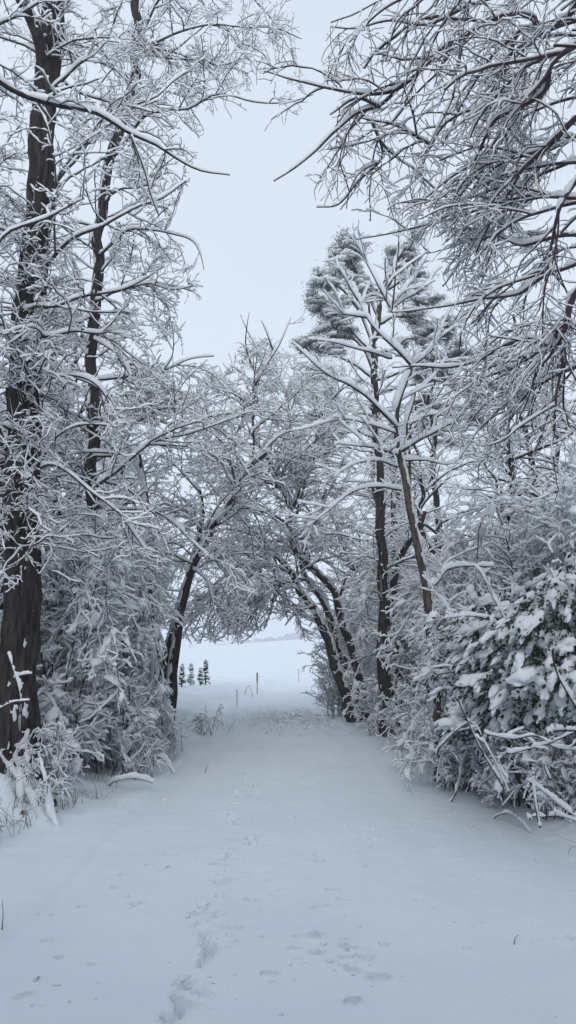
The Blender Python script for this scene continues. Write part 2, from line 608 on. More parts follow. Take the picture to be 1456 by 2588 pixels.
def H(x, y, fine=True):
    x = np.asarray(x, float)
    y = np.asarray(y, float)
    d = np.maximum(xl(y) - x, x - xr(y))
    e = d + 0.22 * fbm(x * 1.1, y * 1.1, 0, 3, 21)
    near = smooth(60, 25, y)
    z = 0.16 * smooth(0.0, 0.9, e) * near + 0.25 * smooth(1.0, 4.5, e) * smooth(24, 16, y)
    z = z + 0.055 * fbm(x * 1.7, y * 1.7, 0, 4, 31) * smooth(-.2, .7, e) * near
    z = z + 0.018 * fbm(x * .9, y * .5, 0, 3, 41) + 0.004 * fbm(x * 7, y * 7, 0, 2, 43)
    # edge of an old wheel track running in from the lower left
    ax_, ay_ = TRK[0]
    bx_, by_ = TRK[1]
    tt = np.clip(((x - ax_) * (bx_ - ax_) + (y - ay_) * (by_ - ay_)) / ((bx_ - ax_) ** 2 + (by_ - ay_) ** 2), 0, 1)
    dd_ = (x - ax_ - tt * (bx_ - ax_)) + .03 * noise3(y * 2.2, 0, 0, 23)
    z = z + (.016 * np.tanh(-dd_ / .05) - .012 * np.exp(-(dd_ / .05) ** 2)) * np.exp(-((np.abs(dd_)) / .35) ** 2) * smooth(3.0, 4.0, y) * smooth(11.5, 10, y)
    # snow banked round the foot of the old trunk
    rr_ = np.hypot(x + 2.79, y - 7.35) + .10 * noise3(x * 5, y * 5, 0, 19)
    z = z + 0.22 * np.exp(-(rr_ / .5) ** 2) + .06 * np.exp(-(rr_ / .95) ** 2)
    # faint wheel ruts along the lane
    mid = (xl(y) + xr(y)) / 2
    hw = (xr(y) - xl(y)) / 2
    for s in (-0.78, 0.52):
        z = z - 0.016 * np.exp(-((x - mid - s * hw + 0.05 * noise3(y * .7, s, 0, 8)) / 0.16) ** 2) * near
    # trampled patch where the lane leaves the trees
    z = z + 0.045 * fbm(x * 5, y * 3.2, 0, 3, 51) * smooth(13.6, 15.2, y) * smooth(21, 18, y) * smooth(0.6, -0.4, e)
    # the far side of the dip rises to a crest, then falls away
    top = 1.75 + 0.072 * (x + 12) * smooth(60, 170, y)
    z = z - 0.35 * smooth(22, 44, y) + np.where(y > 46, (top + .35) * smooth(46, 205, y) ** 0.9, 0) - 0.22 * np.exp(-((y - 46 + 0.02 * x) / 0.5) ** 2)
    z = z - 14 * smooth(190, 400, y) + 0.10 * fbm(x * .05, y * .05, 0, 3, 61) * smooth(60, 120, y)
    hill = smooth(380, 520, y) * (9 + 0.075 * (x + 67) + 3 * fbm(x * .006, y * .006, 0, 2, 71))
    z = z + hill
    if fine:
        for (qx, qy, a, b, an, dp) in PRINTS:
            m = (np.abs(x - qx) < 0.5) & (np.abs(y - qy) < 0.5)
            if not m.any():
                continue
            dx, dy = x[m] - qx, y[m] - qy
            u_ = (-dx * math.sin(an) + dy * math.cos(an)) / a
            v_ = (dx * math.cos(an) + dy * math.sin(an)) / b
            r = np.sqrt(u_ * u_ + v_ * v_) + 0.42 * noise3(dx * 34, dy * 34, qx * 9, 3)
            z[m] += -dp * (1 - smooth(.62, 1.05, r)) + dp * 0.3 * np.exp(-((r - 1.3) / .28) ** 2)
    return z


def grid_piece(X, Y, fine=True):
    Z = H(X, Y, fine)
    V = np.stack([X, Y, Z], -1).reshape(-1, 3)
    n, m = X.shape
    i = np.arange(n - 1)[:, None] * m + np.arange(m - 1)[None]
    return V, np.stack([i, i + 1, i + m + 1, i + m], -1).reshape(-1, 4), None


rows = np.concatenate([np.arange(-12, 2.6, .25), np.arange(2.6, 7.5, .014), np.arange(7.5, 12, .026), np.arange(12, 22, .06), np.arange(22, 45.01, .4)])
s = np.linspace(0, 1, 340)
YY = np.repeat(rows[:, None], len(s), 1)
XX = xl(rows)[:, None] * (1 - s) + xr(rows)[:, None] * s
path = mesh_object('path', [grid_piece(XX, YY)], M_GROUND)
path['kind'] = 'structure'
g = np.concatenate([np.arange(0, 1.4, .018), np.arange(1.4, 5, .07), np.geomspace(5, 400, 40)])
rows2 = rows[::2] if (len(rows) % 2) else np.r_[rows[:-1:2], rows[-1]]
rows2 = rows
YY = np.repeat(rows2[:, None], len(g), 1)
gl = grid_piece((xl(rows2)[:, None] - g)[:, ::-1], YY)
gr = grid_piece(xr(rows2)[:, None] + g, YY)
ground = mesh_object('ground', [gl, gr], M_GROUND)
ground['kind'] = 'structure'
fr = np.concatenate([[45.0], np.arange(45.2, 49, .15), np.arange(49, 200, 3.0), np.geomspace(200, 1400, 60)])
fx = np.concatenate([-np.geomspace(60, 900, 30)[::-1], np.linspace(-58, 58, 120), np.geomspace(60, 900, 30)])
XX, YY = np.meshgrid(fx, fr)
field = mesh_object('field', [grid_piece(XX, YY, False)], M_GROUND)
field['kind'] = 'structure'


def gz(x, y):
    return float(H(np.array([float(x)]), np.array([float(y)]), False)[0])


def base(px, Y):
    x = (px - 728.0) / FPX * (Y * cp + (-1.6) * sp)
    return np.array([x, Y, gz(x, Y)])


# ------------------------------------------------------------------ T1: big old trunk on the left
def px_pts(lst, Y=None):
    o = []
    for q in lst:
        if len(q) == 2:
            o.append(P(q[0], q[1], Y))
        else:
            o.append(P(*q))
    return o


FINE = dict(hadd=0.0155, wadd=0.0030, hmul=1.3, gap=.08, lump=.28, steep=.5)


def fill(pl, par, dens=(3.2, 6, 11), L=(1.1, .5, .22), droop=-.25, spur=9, ang=(35, 75), flat=.45, K=(9, 7, 5), **kw):
    kw.setdefault('rmin', .0020)
    a = pl.spawn(par, dens[0], L[0], K=K[0], trop=droop, rr=.011, ang=ang, flat=flat, wander=.13, sides=5, **kw)
    b = pl.spawn(a, dens[1], L[1], K=K[1], trop=droop * .6, rr=.010, ang=(30, 70), flat=flat, wander=.17, **kw)
    c = pl.spawn(b + a, dens[2], L[2], K=K[2], trop=droop * .3, ang=(30, 75), flat=flat, wander=.22, sides=3, **kw)
    if spur:
        pl.spawn(c, spur, .075, K=2, ang=(30, 70), flat=.2, up=.2, sides=3, wander=.2, tl=.2, **kw)
    return a, b, c


t1 = Plant(101, **FINE)
t1.extra = [(215, 350), (300, 350), (262, 700), (262, 1300), (215, 1300), (212, 700)]
t1.exleak = .3
b1 = base(45, 7.5)
tr = t1.limb([b1 + [0, 0, -.3]] + px_pts([(48, 1900), (48, 1700), (52, 1500), (58, 1200), (62, 950), (88, 600), (105, 350), (125, 120), (140, -60), (150, -500)], 7.5),
             .185, .085, 330, .03, 52, ridge=.024, flare=.17, snow=False, plaster=((.35, -.75, .35), lambda z: .85 + .45 * smooth(.3, 1.6, z), .02), pw=.9)
# snow packed against the foot: a lumpy column on the right side and a bank sliding down to the left
def bankdisp(Pt, nd, R):
    q_ = Pt[:, :, None] + nd * R[:, :, None, None]
    return R[:, :, None] * .45 * fbm(q_[..., 0] * 13, q_[..., 1] * 13, q_[..., 2] * 13, 3, 17)


for pts_, ra_, rb_ in (([(94, 1905, 7.36), (100, 1940, 7.26), (112, 1975, 7.15), (130, 2010, 7.0), (165, 2045, 6.85)], .012, .045), ([(8, 1900, 7.34), (34, 1945, 7.28), (66, 1980, 7.2), (105, 2015, 7.05), (150, 2048, 6.9)], .02, .06)):
    q_, w_ = spline(px_pts(pts_), 110, ra_, rb_, t1.rng, .03)
    u_ = np.linspace(0, 1, 110)
    w_ = w_ * np.sqrt(np.clip(1 - smooth(.72, 1.0, u_), .03, 1))
    q_[:, 2] -= .16 * smooth(.6, 1.0, u_) + .5 * w_ * smooth(.2, .6, u_)
    t1.tsnow.append(tubes(q_[None], w_[None], 26, bankdisp))
lm = []
lm.append(t1.limb(px_pts([(112, 190, 7.5), (100, 110, 7.3), (75, 40, 7.2), (45, -20, 7.0), (0, -120, 6.9)]), .075, .05, 24, .02))
for L_ in ([(70, 720, 7.5), (150, 640, 7.2), (230, 585, 7.0), (300, 540, 6.9), (350, 505, 6.9), (430, 490, 7.0), (480, 455, 7.0)],
           [(60, 860, 7.5), (90, 850, 7.1), (180, 842, 6.9), (250, 852, 6.9), (300, 835, 7)],
           [(70, 640, 7.5), (30, 600, 7.2), (-60, 560, 7)],
           [(60, 780, 7.5), (100, 772, 7.0), (150, 765, 6.8), (230, 745, 6.7), (310, 730, 6.8), (400, 690, 7)],
           [(115, 250, 7.5), (150, 225, 7.4), (200, 180, 7.5), (250, 135, 7.6), (300, 50, 7.7), (310, -10, 7.8)],
           [(52, 1020, 7.5), (140, 960, 7.2), (220, 975, 7), (300, 1060, 7)],
           [(50, 1200, 7.5), (120, 1180, 7.1), (220, 1230, 6.9), (300, 1290, 7), (360, 1390, 7.1)],
           [(52, 1100, 7.5), (-20, 1060, 7.1), (-100, 1080, 7)],
           [(90, 560, 7.5), (180, 420, 7.7), (260, 330, 7.9), (370, 250, 8.2), (480, 180, 8.5)]):
    lm.append(t1.limb(px_pts(L_), .022, .006, 26, .05, 6, kind='twig', hadd=.030, wadd=.006, hmax=.09))
lm.append(t1.limb(px_pts([(140, 640, 6.9), (140, 520, 6.9), (138, 400, 6.9), (120, 330, 6.9), (85, 250, 7)]), .012, .006, 18, .03, 5, kind='twig'))
fill(t1, lm, dens=(6.5, 6, 9), L=(1.0, .5, .24), spur=6)
# shoots that hug the trunk between head height and the first limbs
m_ = (tr[0][0, :, 2] > 2.0) & (tr[0][0, :, 2] < 6.2)
eb = (tr[0][:, m_], tr[1][:, m_])
thin = dict(hadd=.010, wadd=.0012, gap=.25)
ep = t1.spawn([eb], 60, .95, ang=(55, 95), flat=.6, K=9, wander=.25, trop=-1.0, rr=.006, rm=.1, sides=4, tl=.0, bias=(.2, -.4, 0), **thin)
ep2 = t1.spawn(ep, 9, .3, K=5, ang=(30, 70), wander=.3, trop=-.4, sides=3, tr=(.25, 1), **thin)
t1.spawn(ep2, 9, .13, K=3, ang=(30, 70), wander=.25, sides=3, **thin)
pass
t1.build('tree', 'tall dark thick ridged trunk at the left edge with snow caked roots', 'tree', b1)

t1b = Plant(131, **FINE)
b1b = base(-22, 8.6)
s_ = t1b.limb([b1b + [0, 0, -.2]] + px_pts([(-18, 1850), (-10, 1600), (-14, 1300), (-30, 1000), (-40, 600), (-30, 200)], 8.6), .14, .08, 120, .05, 24, ridge=.012, snow=False, plaster=((.4, -.7, .3), 1.1, .012))
fill(t1b, [(s_[0][:, 40:], s_[1][:, 40:])], dens=(5, 5.5, 8), L=(1.2, .55, .27))
t1b.build('tree', 'dark second trunk half cut off by the left edge, behind the thick trunk', 'tree', b1b)

# ------------------------------------------------------------------ T0: tree just outside the frame, one limb across the top left
t0 = Plant(102, **FINE)
b0 = np.array([-3.75, 5.2, gz(-3.75, 5.2)])
t0.limb([b0 + [0, 0, -.2], b0 + [0.05, 0, 2], b0 + [.1, .1, 4.5], b0 + [.15, .2, 7.5]], .17, .10, 60, .04, 16, ridge=.008, snow=False)
lm = [t0.limb([b0 + [.1, .1, 4.6]] + px_pts([(-60, 130, 5.2), (0, 208, 5.2), (60, 240, 5.3), (140, 265, 5.4), (250, 292, 5.5), (330, 340, 5.6), (400, 372, 5.7), (440, 398, 5.8), (500, 428, 5.9), (580, 441, 6.0)]), .040, .004, 50, .015, 8, hadd=.026, hmul=1.3, wadd=.006)]
lm.append(t0.limb([b0 + [.1, .1, 3.4]] + px_pts([(-40, 640, 5.3), (30, 590, 5.4), (120, 560, 5.5), (220, 500, 5.7)]), .025, .007, 30, .03, 6, kind='twig'))
lm.append(t0.limb([b0 + [.1, .1, 5.2]] + px_pts([(-20, 80, 5.6), (40, 40, 5.8), (130, -20, 6)]), .03, .01, 30, .03, 6, kind='twig'))
lm.append(t0.limb(px_pts([(330, 340, 5.6), (360, 420, 5.6), (380, 500, 5.7), (400, 545, 5.8)]), .010, .005, 14, .02, 5, kind='twig'))
fill(t0, lm, dens=(4.0, 5, 8), L=(.7, .32, .17), spur=5)
t0.build('tree', 'near tree at the far left whose long snowy limb crosses the top corner', 'tree', b0)

# ------------------------------------------------------------------ T2: second trunk
t2 = Plant(103, **FINE)
t2.extra = [(212, 400), (300, 300), (265, 700), (262, 1300), (212, 1300), (205, 700)]
t2.exleak = .35
b2 = base(255, 11.2)
tr2 = t2.limb([b2 + [0, 0, -.2]] + px_pts([(250, 1700), (248, 1450), (238, 1250), (232, 1000), (236, 800), (262, 520), (280, 420), (305, 330), (330, 240), (345, 100), (350, -60), (355, -300)], 11.2),
               .105, .06, 200, .05, 20, ridge=.008, snow=False, plaster=((-.8, -.5, .2), .95, .015))
lm = [tr2]
lim2 = ([(285, 400, 11.2), (315, 365, 11), (345, 325, 10.6), (390, 288, 10.2), (430, 274, 10), (480, 268, 9.8), (540, 241, 9.7), (600, 243, 9.7), (640, 255, 9.7), (730, 255, 9.8), (790, 238, 9.9)],
        [(335, 130, 11.2), (370, 110, 10.4), (430, 90, 10), (500, 75, 9.8), (560, 69, 9.7), (640, 75, 9.7), (720, 78, 9.8), (765, 92, 9.9)],
        [(330, 230, 11.2), (370, 60, 10.6), (430, -40, 10.2), (560, -60, 10), (640, 0, 10), (700, 60, 10)],
        [(340, 100, 11.2), (420, 150, 10.8), (500, 150, 10.6), (560, 165, 10.5), (640, 130, 10.5)],
        [(265, 510, 11.2), (310, 480, 10.4), (370, 470, 10), (430, 440, 9.8), (470, 470, 9.8)],
        [(245, 650, 11.2), (300, 600, 10.5), (350, 584, 10), (430, 595, 9.9), (485, 612, 9.9), (503, 645, 9.9), (511, 682, 9.9)],
        [(240, 760, 11.2), (300, 740, 10.6), (380, 720, 10.2), (450, 735, 10.1), (490, 720, 10)],
        [(235, 860, 11.2), (300, 900, 10.6), (360, 980, 10.3), (395, 955, 10.2), (428, 910, 10.1), (445, 855, 10.1), (438, 815, 10.1)],
        [(232, 960, 11.2), (330, 950, 10.5), (430, 934, 10.2), (480, 911, 10.1), (545, 905, 10.1)],
        [(235, 1080, 11.2), (170, 1040, 10.6), (110, 1080, 10.2)],
        [(235, 1060, 11.2), (330, 1070, 10.6), (420, 1030, 10.3), (500, 1060, 10.2), (560, 1110, 10.2)],
        [(232, 1160, 11.2), (300, 1150, 10.5), (180, 1150, 10.2), (165, 1165, 10)],
        [(228, 1245, 9.3), (255, 1220, 9.2), (290, 1195, 9.2), (330, 1160, 9.2), (370, 1130, 9.2), (420, 1112, 9.3), (460, 1105, 9.4), (540, 1080, 9.6), (630, 1048, 9.8)],
        [(240, 1300, 11.2), (310, 1290, 10.5), (400, 1300, 10.1), (480, 1360, 10), (540, 1420, 10)],
        [(300, 340, 11.2), (240, 300, 10.7), (180, 330, 10.4), (120, 300, 10.2)],
        [(330, 230, 11.2), (260, 130, 10.8), (200, 90, 10.6), (120, 100, 10.4)],
        [(250, 580, 11.2), (190, 560, 10.7), (130, 600, 10.4)],
        [(236, 800, 11.2), (180, 820, 10.7), (110, 800, 10.4)])
for L_ in lim2:
    lm.append(t2.limb(px_pts(L_), .024, .005, 36, .035, 6, kind='twig', hadd=.032, wadd=.006, hmax=.09))
lm.append(t2.limb(px_pts([(438, 1108, 9.35), (440, 1040, 9.35), (437, 960, 9.35), (436, 900, 9.35)]), .009, .004, 14, .02, 5, kind='twig'))
fill(t2, lm, dens=(5.5, 6, 9), L=(1.3, .55, .26), droop=-.25, spur=8)
t2.build('tree', 'second slimmer trunk right of the thick left trunk, reaching up with long snowy limbs', 'tree', b2)

# ------------------------------------------------------------------ T3: leaning pair of stems left of the opening
t3 = Plant(104, **FINE)
t3.extra = [(400, 1800), (405, 1640), (442, 1480), (500, 1400), (520, 1480), (485, 1640), (462, 1800)]
t3.exleak = .25
b3 = base(425, 12.6)
s1 = t3.limb([b3 + [0, 0, -.2]] + px_pts([(428, 1800), (440, 1700), (452, 1600), (468, 1510), (486, 1440), (530, 1350), (565, 1290), (600, 1235), (632, 1180), (680, 1145)], 12.6), .092, .04, 110, .03, 14, plaster=((-.9, -.3, .3), .75, .02))
s2 = t3.limb([b3 + [-.12, .1, -.2]] + px_pts([(408, 1790), (418, 1700), (430, 1620), (445, 1550), (465, 1480), (495, 1400), (510, 1330), (505, 1240)], 12.8), .085, .03, 90, .03, 12, plaster=((-.9, -.3, .3), .7, .02))
lm = [(s1[0][:, 62:], s1[1][:, 62:]), (s2[0][:, 50:], s2[1][:, 50:])]
for L_ in ([(632, 1180, 12.6), (640, 1120, 12.6), (636, 1050, 12.6), (645, 960, 12.6), (648, 880, 12.6), (625, 840, 12.6), (605, 800, 12.6)],
           [(645, 975, 12.6), (670, 930, 12.6), (700, 880, 12.6), (735, 800, 12.6)],
           [(640, 930, 12.6), (622, 870, 12.6), (628, 790, 12.6)],
           [(690, 890, 12.6), (680, 850, 12.6), (662, 808, 12.6)],
           [(640, 1060, 12.6), (600, 1000, 12.5), (570, 985, 12.4), (530, 970, 12.4)],
           [(600, 1235, 12.6), (560, 1120, 12.4), (520, 1040, 12.2), (500, 960, 12)],
           [(632, 1180, 12.6), (700, 1110, 12.8), (760, 1080, 13), (830, 1060, 13)],
           [(640, 1090, 12.6), (720, 1010, 12.8), (760, 940, 13)],
           [(530, 1350, 12.6), (470, 1290, 12.2), (400, 1280, 12), (350, 1300, 12)],
           [(486, 1440, 12.6), (530, 1480, 12.2), (545, 1540, 12), (558, 1600, 11.9)],
           [(500, 1400, 12.6), (570, 1440, 12.1), (600, 1510, 12)],
           [(565, 1290, 12.6), (650, 1290, 12.8), (720, 1330, 13)],
           [(490, 1430, 12.6), (430, 1400, 12.2), (370, 1430, 12), (330, 1500, 11.9)],
           [(505, 1240, 12.8), (450, 1180, 12.6), (400, 1150, 12.4)]):
    lm.append(t3.limb(px_pts(L_), .021, .004, 30, .03, 6, kind='twig', hadd=.030, wadd=.006, hmax=.09, steep=.4))
fill(t3, lm, dens=(5.5, 6, 9), L=(1.2, .55, .26), droop=-.3, spur=6)
t3.build('tree', 'pair of dark stems leaning right beside the field opening, snow down their left sides', 'tree', b3)

t3b = Plant(105, **FINE)
t3b.extra = [(400, 1800), (405, 1640), (442, 1480), (500, 1400), (520, 1480), (485, 1640), (462, 1800)]
b3b = base(395, 11.8)
s1 = t3b.limb([b3b + [0, 0, -.2]] + px_pts([(392, 1780), (388, 1650), (380, 1540), (372, 1440), (365, 1300), (350, 1150)], 11.8), .11, .05, 90, .04, 14, ridge=.006, plaster=((-.4, -.8, .3), .45, .02))
s2 = t3b.limb(px_pts([(372, 1440, 11.8), (330, 1380, 11.4), (260, 1350, 11), (190, 1340, 10.7), (150, 1290, 10.6)]), .05, .02, 30, .04, 8)
s3 = t3b.limb(px_pts([(250, 1490, 9.6), (225, 1440, 9.6), (190, 1400, 9.5), (145, 1340, 9.4), (140, 1280, 9.3)]), .03, .02, 30, .04, 8)
fill(t3b, [s1, s2, s3], dens=(8, 6, 8), L=(1.2, .5, .26), droop=-.7, spur=4)
t3b.build('tree', 'short upright dark trunk speckled with snow just left of the leaning pair', 'tree', b3b)

# ------------------------------------------------------------------ R0: overhanging tree upper right
r0 = Plant(106, hadd=.0105, wadd=.0014, hmul=1.0, gap=.2, lump=.3, steep=.5)
r0.extra = [(780, 530), (980, 570), (1090, 660), (1140, 780), (1150, 900), (1100, 1000), (700, 1100)]
br0 = np.array([3.6, 5.0, gz(3.6, 5.0)])
r0.limb([br0 + [0, 0, -.2], br0 + [-.1, 0, 2], br0 + [-.1, .1, 4], br0 + [-.3, .1, 6.2], br0 + [-.6, .3, 8.5]], .16, .07, 80, .06, 16, ridge=.006)
lm = []
r0l = ([(1500, -60, 5.3), (1456, 10, 5.4), (1431, 45, 5.5), (1376, 70, 5.6), (1311, 75, 5.8), (1285, 150, 5.9), (1250, 211, 6), (1235, 256, 6), (1180, 281, 6.1), (1130, 311, 6.2), (1090, 372, 6.3), (1060, 440, 6.3)],
       [(1356, 65, 5.6), (1306, 50, 5.5), (1245, 60, 5.5), (1180, 95, 5.5), (1130, 120, 5.6), (1050, 196, 5.7), (1009, 221, 5.8), (929, 236, 5.9), (828, 226, 6), (728, 196, 6.1), (660, 180, 6.2)],
       [(1090, 372, 6.3), (1040, 345, 6.3), (985, 318, 6.4), (929, 302, 6.4), (894, 284, 6.5)],
       [(1009, 221, 5.8), (960, 270, 5.8), (890, 290, 5.8), (850, 330, 5.8), (800, 390, 5.9), (745, 430, 5.9), (688, 455, 6)],
       [(960, 270, 5.8), (900, 250, 5.8), (830, 285, 5.9)],
       [(929, 302, 6.4), (960, 380, 6.4), (900, 460, 6.4), (850, 515, 6.5), (806, 525, 6.5)],
       [(1500, 270, 5.2), (1456, 302, 5.3), (1420, 340, 5.4), (1381, 372, 5.5), (1320, 392, 5.6), (1255, 407, 5.7), (1180, 470, 5.8), (1100, 510, 5.9), (1010, 520, 6)],
       [(1480, 90, 5.1), (1456, 115, 5.1), (1386, 186, 5.2), (1381, 226, 5.3), (1306, 271, 5.4), (1255, 296, 5.5), (1220, 360, 5.6), (1190, 420, 5.7), (1140, 450, 5.8), (1080, 500, 6)],
       [(1480, 420, 4.9), (1456, 452, 5), (1416, 533, 5), (1401, 618, 5.1), (1386, 704, 5.2), (1360, 780, 5.2)],
       [(1500, 500, 5.3), (1456, 505, 5.4), (1350, 500, 5.7), (1230, 520, 6), (1120, 560, 6.2), (1020, 590, 6.4), (900, 610, 6.6)],
       [(1500, 640, 5.3), (1456, 660, 5.4), (1380, 690, 5.6), (1300, 740, 5.9), (1200, 765, 6.2), (1080, 775, 6.5), (990, 785, 6.7)],
       [(1500, 690, 5.0), (1456, 750, 5.1), (1416, 865, 5.3), (1336, 850, 5.6), (1265, 873, 5.8), (1200, 910, 6), (1145, 930, 6.2), (1060, 925, 6.4), (985, 928, 6.5)],
       [(1500, 600, 5.3), (1440, 600, 5.5), (1340, 620, 5.8), (1250, 600, 6.1), (1180, 640, 6.3), (1120, 720, 6.5)],
       [(1500, 380, 5.6), (1440, 410, 5.7), (1370, 440, 5.9), (1300, 470, 6.1), (1240, 560, 6.2), (1190, 600, 6.3)],
       [(1420, -60, 5.2), (1330, -30, 5.2), (1200, 10, 5.3), (1080, 60, 5.4), (980, 50, 5.5), (900, 70, 5.6), (830, 72, 5.7)],
       [(1330, -100, 5.0), (1180, -60, 5.0), (1060, -20, 5.1), (960, 40, 5.2), (890, 110, 5.3)],
       [(1500, 800, 5.6), (1440, 830, 5.8), (1300, 920, 6.2), (1200, 960, 6.5), (1120, 970, 6.8)],
       [(1500, 900, 5.6), (1400, 960, 5.9), (1330, 1010, 6.2), (1290, 1060, 6.4)])
for k in range(8):
    ys = -60 + k * 95 + r0.rng.uniform(-25, 25)
    Yd = r0.rng.uniform(4.9, 7.2)
    dx = r0.rng.uniform(170, 330)
    dy = r0.rng.uniform(60, 260)
    r0l = r0l + ([(1530, ys, Yd), (1500 - dx * .35, ys + dy * .12, Yd + .1), (1500 - dx * .75, ys + dy * .45, Yd + .2), (1500 - dx, ys + dy, Yd + .3)],)
# boughs added overhead, reaching back over the camera, to shade the foreground
for q in ([(3.4, 5.1, 5.0), (2.2, 4.0, 6.3), (.8, 2.6, 6.6), (-.8, 1.4, 6.4)], [(3.4, 5.1, 4.4), (2.0, 2.8, 5.4), (.6, .8, 5.6), (-.6, -.8, 5.3)], [(3.3, 5.1, 5.6), (2.4, 5.0, 7.6), (1.0, 4.2, 8.2), (-.5, 3.0, 8.2)]):
    lm.append(r0.limb(q, .045, .012, 30, .08, 6, kind='twig'))
for L_ in r0l:
    lm.append(r0.limb(px_pts(L_), .028 if len(L_) > 8 else .018, .005, 40, .03, 6, kind='twig', hadd=.022))
A_, B_, C_ = fill(r0, lm, dens=(6.5, 5.5, 7.5), L=(1.1, .65, .32), droop=-.9, spur=0, ang=(15, 50), flat=.3, bias=(-.25, 0, -.2), rmin=.0022)
r0.build('tree', 'overhanging tree with fine drooping plum dark twigs filling the upper right corner', 'tree', br0, twig_mat=M_TWIG_RED)

# ------------------------------------------------------------------ R2: slender tree with thick snow bars
r2 = Plant(107, hadd=.036, wadd=.006, hmul=2.4, hmax=.12, gap=.0, steep=.14, lump=.2)
br2 = base(1105, 9.2)
s1 = r2.limb([br2 + [0, 0, -.2]] + px_pts([(1102, 1740), (1092, 1620), (1080, 1500), (1062, 1420), (1045, 1350), (1022, 1230), (1008, 1130), (1004, 1080)], 9.2), .062, .036, 120, .025, 16, ridge=.004, snow=False, plaster=((1, -.1, .3), .72, .02))
s2 = r2.limb(px_pts([(1030, 1270, 9.3), (1036, 1150, 9.3), (1030, 1076, 9.3), (1045, 1010, 9.3), (1050, 975, 9.3)]), .02, .012, 24, .01, 8)
lm = []
for q, ra in (([(1004, 1085, 9.2), (1002, 1060, 9.2), (1018, 1000, 9.2), (1030, 960, 9.2), (1040, 925, 9.2), (1010, 890, 9.2), (994, 880, 9.2), (992, 830, 9.2), (989, 784, 9.2)], .030),
              ([(989, 790, 9.2), (996, 700, 9.2), (1009, 603, 9.2), (1012, 500, 9.2)], .014),
              ([(989, 784, 9.2), (960, 735, 9.1), (925, 665, 9.1), (905, 620, 9), (894, 570, 9)], .014),
              ([(987, 785, 9.2), (1020, 760, 9.3), (1080, 722, 9.4), (1100, 690, 9.4), (1116, 676, 9.4)], .014),
              ([(990, 770, 9.2), (1030, 720, 9.2), (1060, 690, 9.3), (1082, 642, 9.3)], .010),
              ([(1004, 1082, 9.2), (970, 1048, 9.1), (930, 1010, 9), (879, 975, 8.9), (830, 945, 8.8), (780, 905, 8.7), (738, 868, 8.6)], .022),
              ([(1040, 930, 9.2), (1000, 890, 9.0), (960, 850, 8.9), (930, 812, 8.8), (905, 760, 8.8), (889, 715, 8.8)], .020),
              ([(925, 803, 8.8), (880, 798, 8.7), (828, 799, 8.6)], .014),
              ([(905, 760, 8.8), (880, 720, 8.7), (848, 668, 8.6)], .011),
              ([(990, 905, 9.2), (940, 888, 9.0), (869, 872, 8.8), (783, 856, 8.6)], .016),
              ([(1008, 1146, 9.2), (964, 1134, 9.0), (900, 1130, 8.8), (843, 1119, 8.7)], .018),
              ([(1012, 1143, 9.2), (1060, 1112, 9.0), (1100, 1096, 8.9), (1170, 1060, 8.8), (1235, 1041, 8.8)], .020),
              ([(1060, 1112, 9.0), (1110, 1085, 9.0), (1145, 1038, 9.0)], .012),
              ([(1040, 930, 9.2), (1080, 900, 9.3), (1105, 860, 9.4), (1140, 835, 9.4), (1184, 806, 9.4)], .017),
              ([(1105, 860, 9.4), (1130, 800, 9.4), (1150, 760, 9.4)], .010),
              ([(1004, 1180, 9.2), (960, 1165, 9), (900, 1170, 8.8), (850, 1200, 8.7)], .014),
              ([(1015, 1240, 9.2), (960, 1230, 9), (900, 1245, 8.9), (830, 1290, 8.8), (780, 1330, 8.8)], .014),
              ([(1018, 1165, 9.2), (1080, 1165, 9.1), (1140, 1175, 9), (1180, 1150, 9)], .014),
              ([(1035, 1075, 9.3), (1090, 1050, 9.4), (1150, 1050, 9.5), (1210, 1040, 9.5)], .012),
              ([(1040, 1000, 9.3), (1090, 960, 9.4), (1130, 900, 9.5)], .010),
              ([(1010, 1100, 9.2), (960, 1080, 9.1), (890, 1065, 9), (800, 1075, 8.9), (740, 1090, 8.9)], .012)):
    lm.append(r2.limb(px_pts(q), ra * .95, ra * .18, 34, .025, 7, kind='twig'))
a = r2.spawn(lm, 3.0, .6, ang=(30, 55), flat=.4, up=.1, K=7, wander=.08, rr=.011, sides=5, hadd=.03, wadd=.007, gap=.03)
r2.spawn(a + lm, 7, .24, ang=(35, 60), flat=.2, K=4, wander=.12, hadd=.02, wadd=.004, gap=.05)
r2.build('tree', 'slender brown tree with bare trunk and straight branches under thick bars of snow', 'tree', br2, trunk_mat=M_BARK_BROWN)

# ------------------------------------------------------------------ R3: arching tree over the end of the lane
r3 = Plant(108, hadd=.014, wadd=.0035, hmul=1.2, gap=.08)
br3 = base(890, 16)
sA = r3.limb([br3 + [0, 0, -.2]] + px_pts([(880, 1760), (868, 1725), (845, 1660), (815, 1580), (785, 1530), (755, 1480), (725, 1440), (695, 1400), (640, 1380), (580, 1410)], 16), .14, .035, 90, .05, 12, snow=False, plaster=((.8, -.2, .5), .75, .02))
sB = r3.limb([br3 + [.3, .1, -.2]] + px_pts([(925, 1765), (905, 1690), (885, 1625), (868, 1574), (855, 1512), (820, 1465), (780, 1435), (745, 1380), (735, 1340), (733, 1290), (722, 1250), (690, 1225)], 16.2), .13, .035, 90, .05, 12, snow=False, plaster=((.8, -.2, .5), .7, .02))
sC = r3.limb([br3 + [.15, .4, -.2]] + px_pts([(900, 1760), (880, 1700), (850, 1620), (830, 1540), (790, 1480), (760, 1430), (770, 1370), (800, 1310), (830, 1240)], 16.5), .11, .03, 90, .05, 12)
lm = []
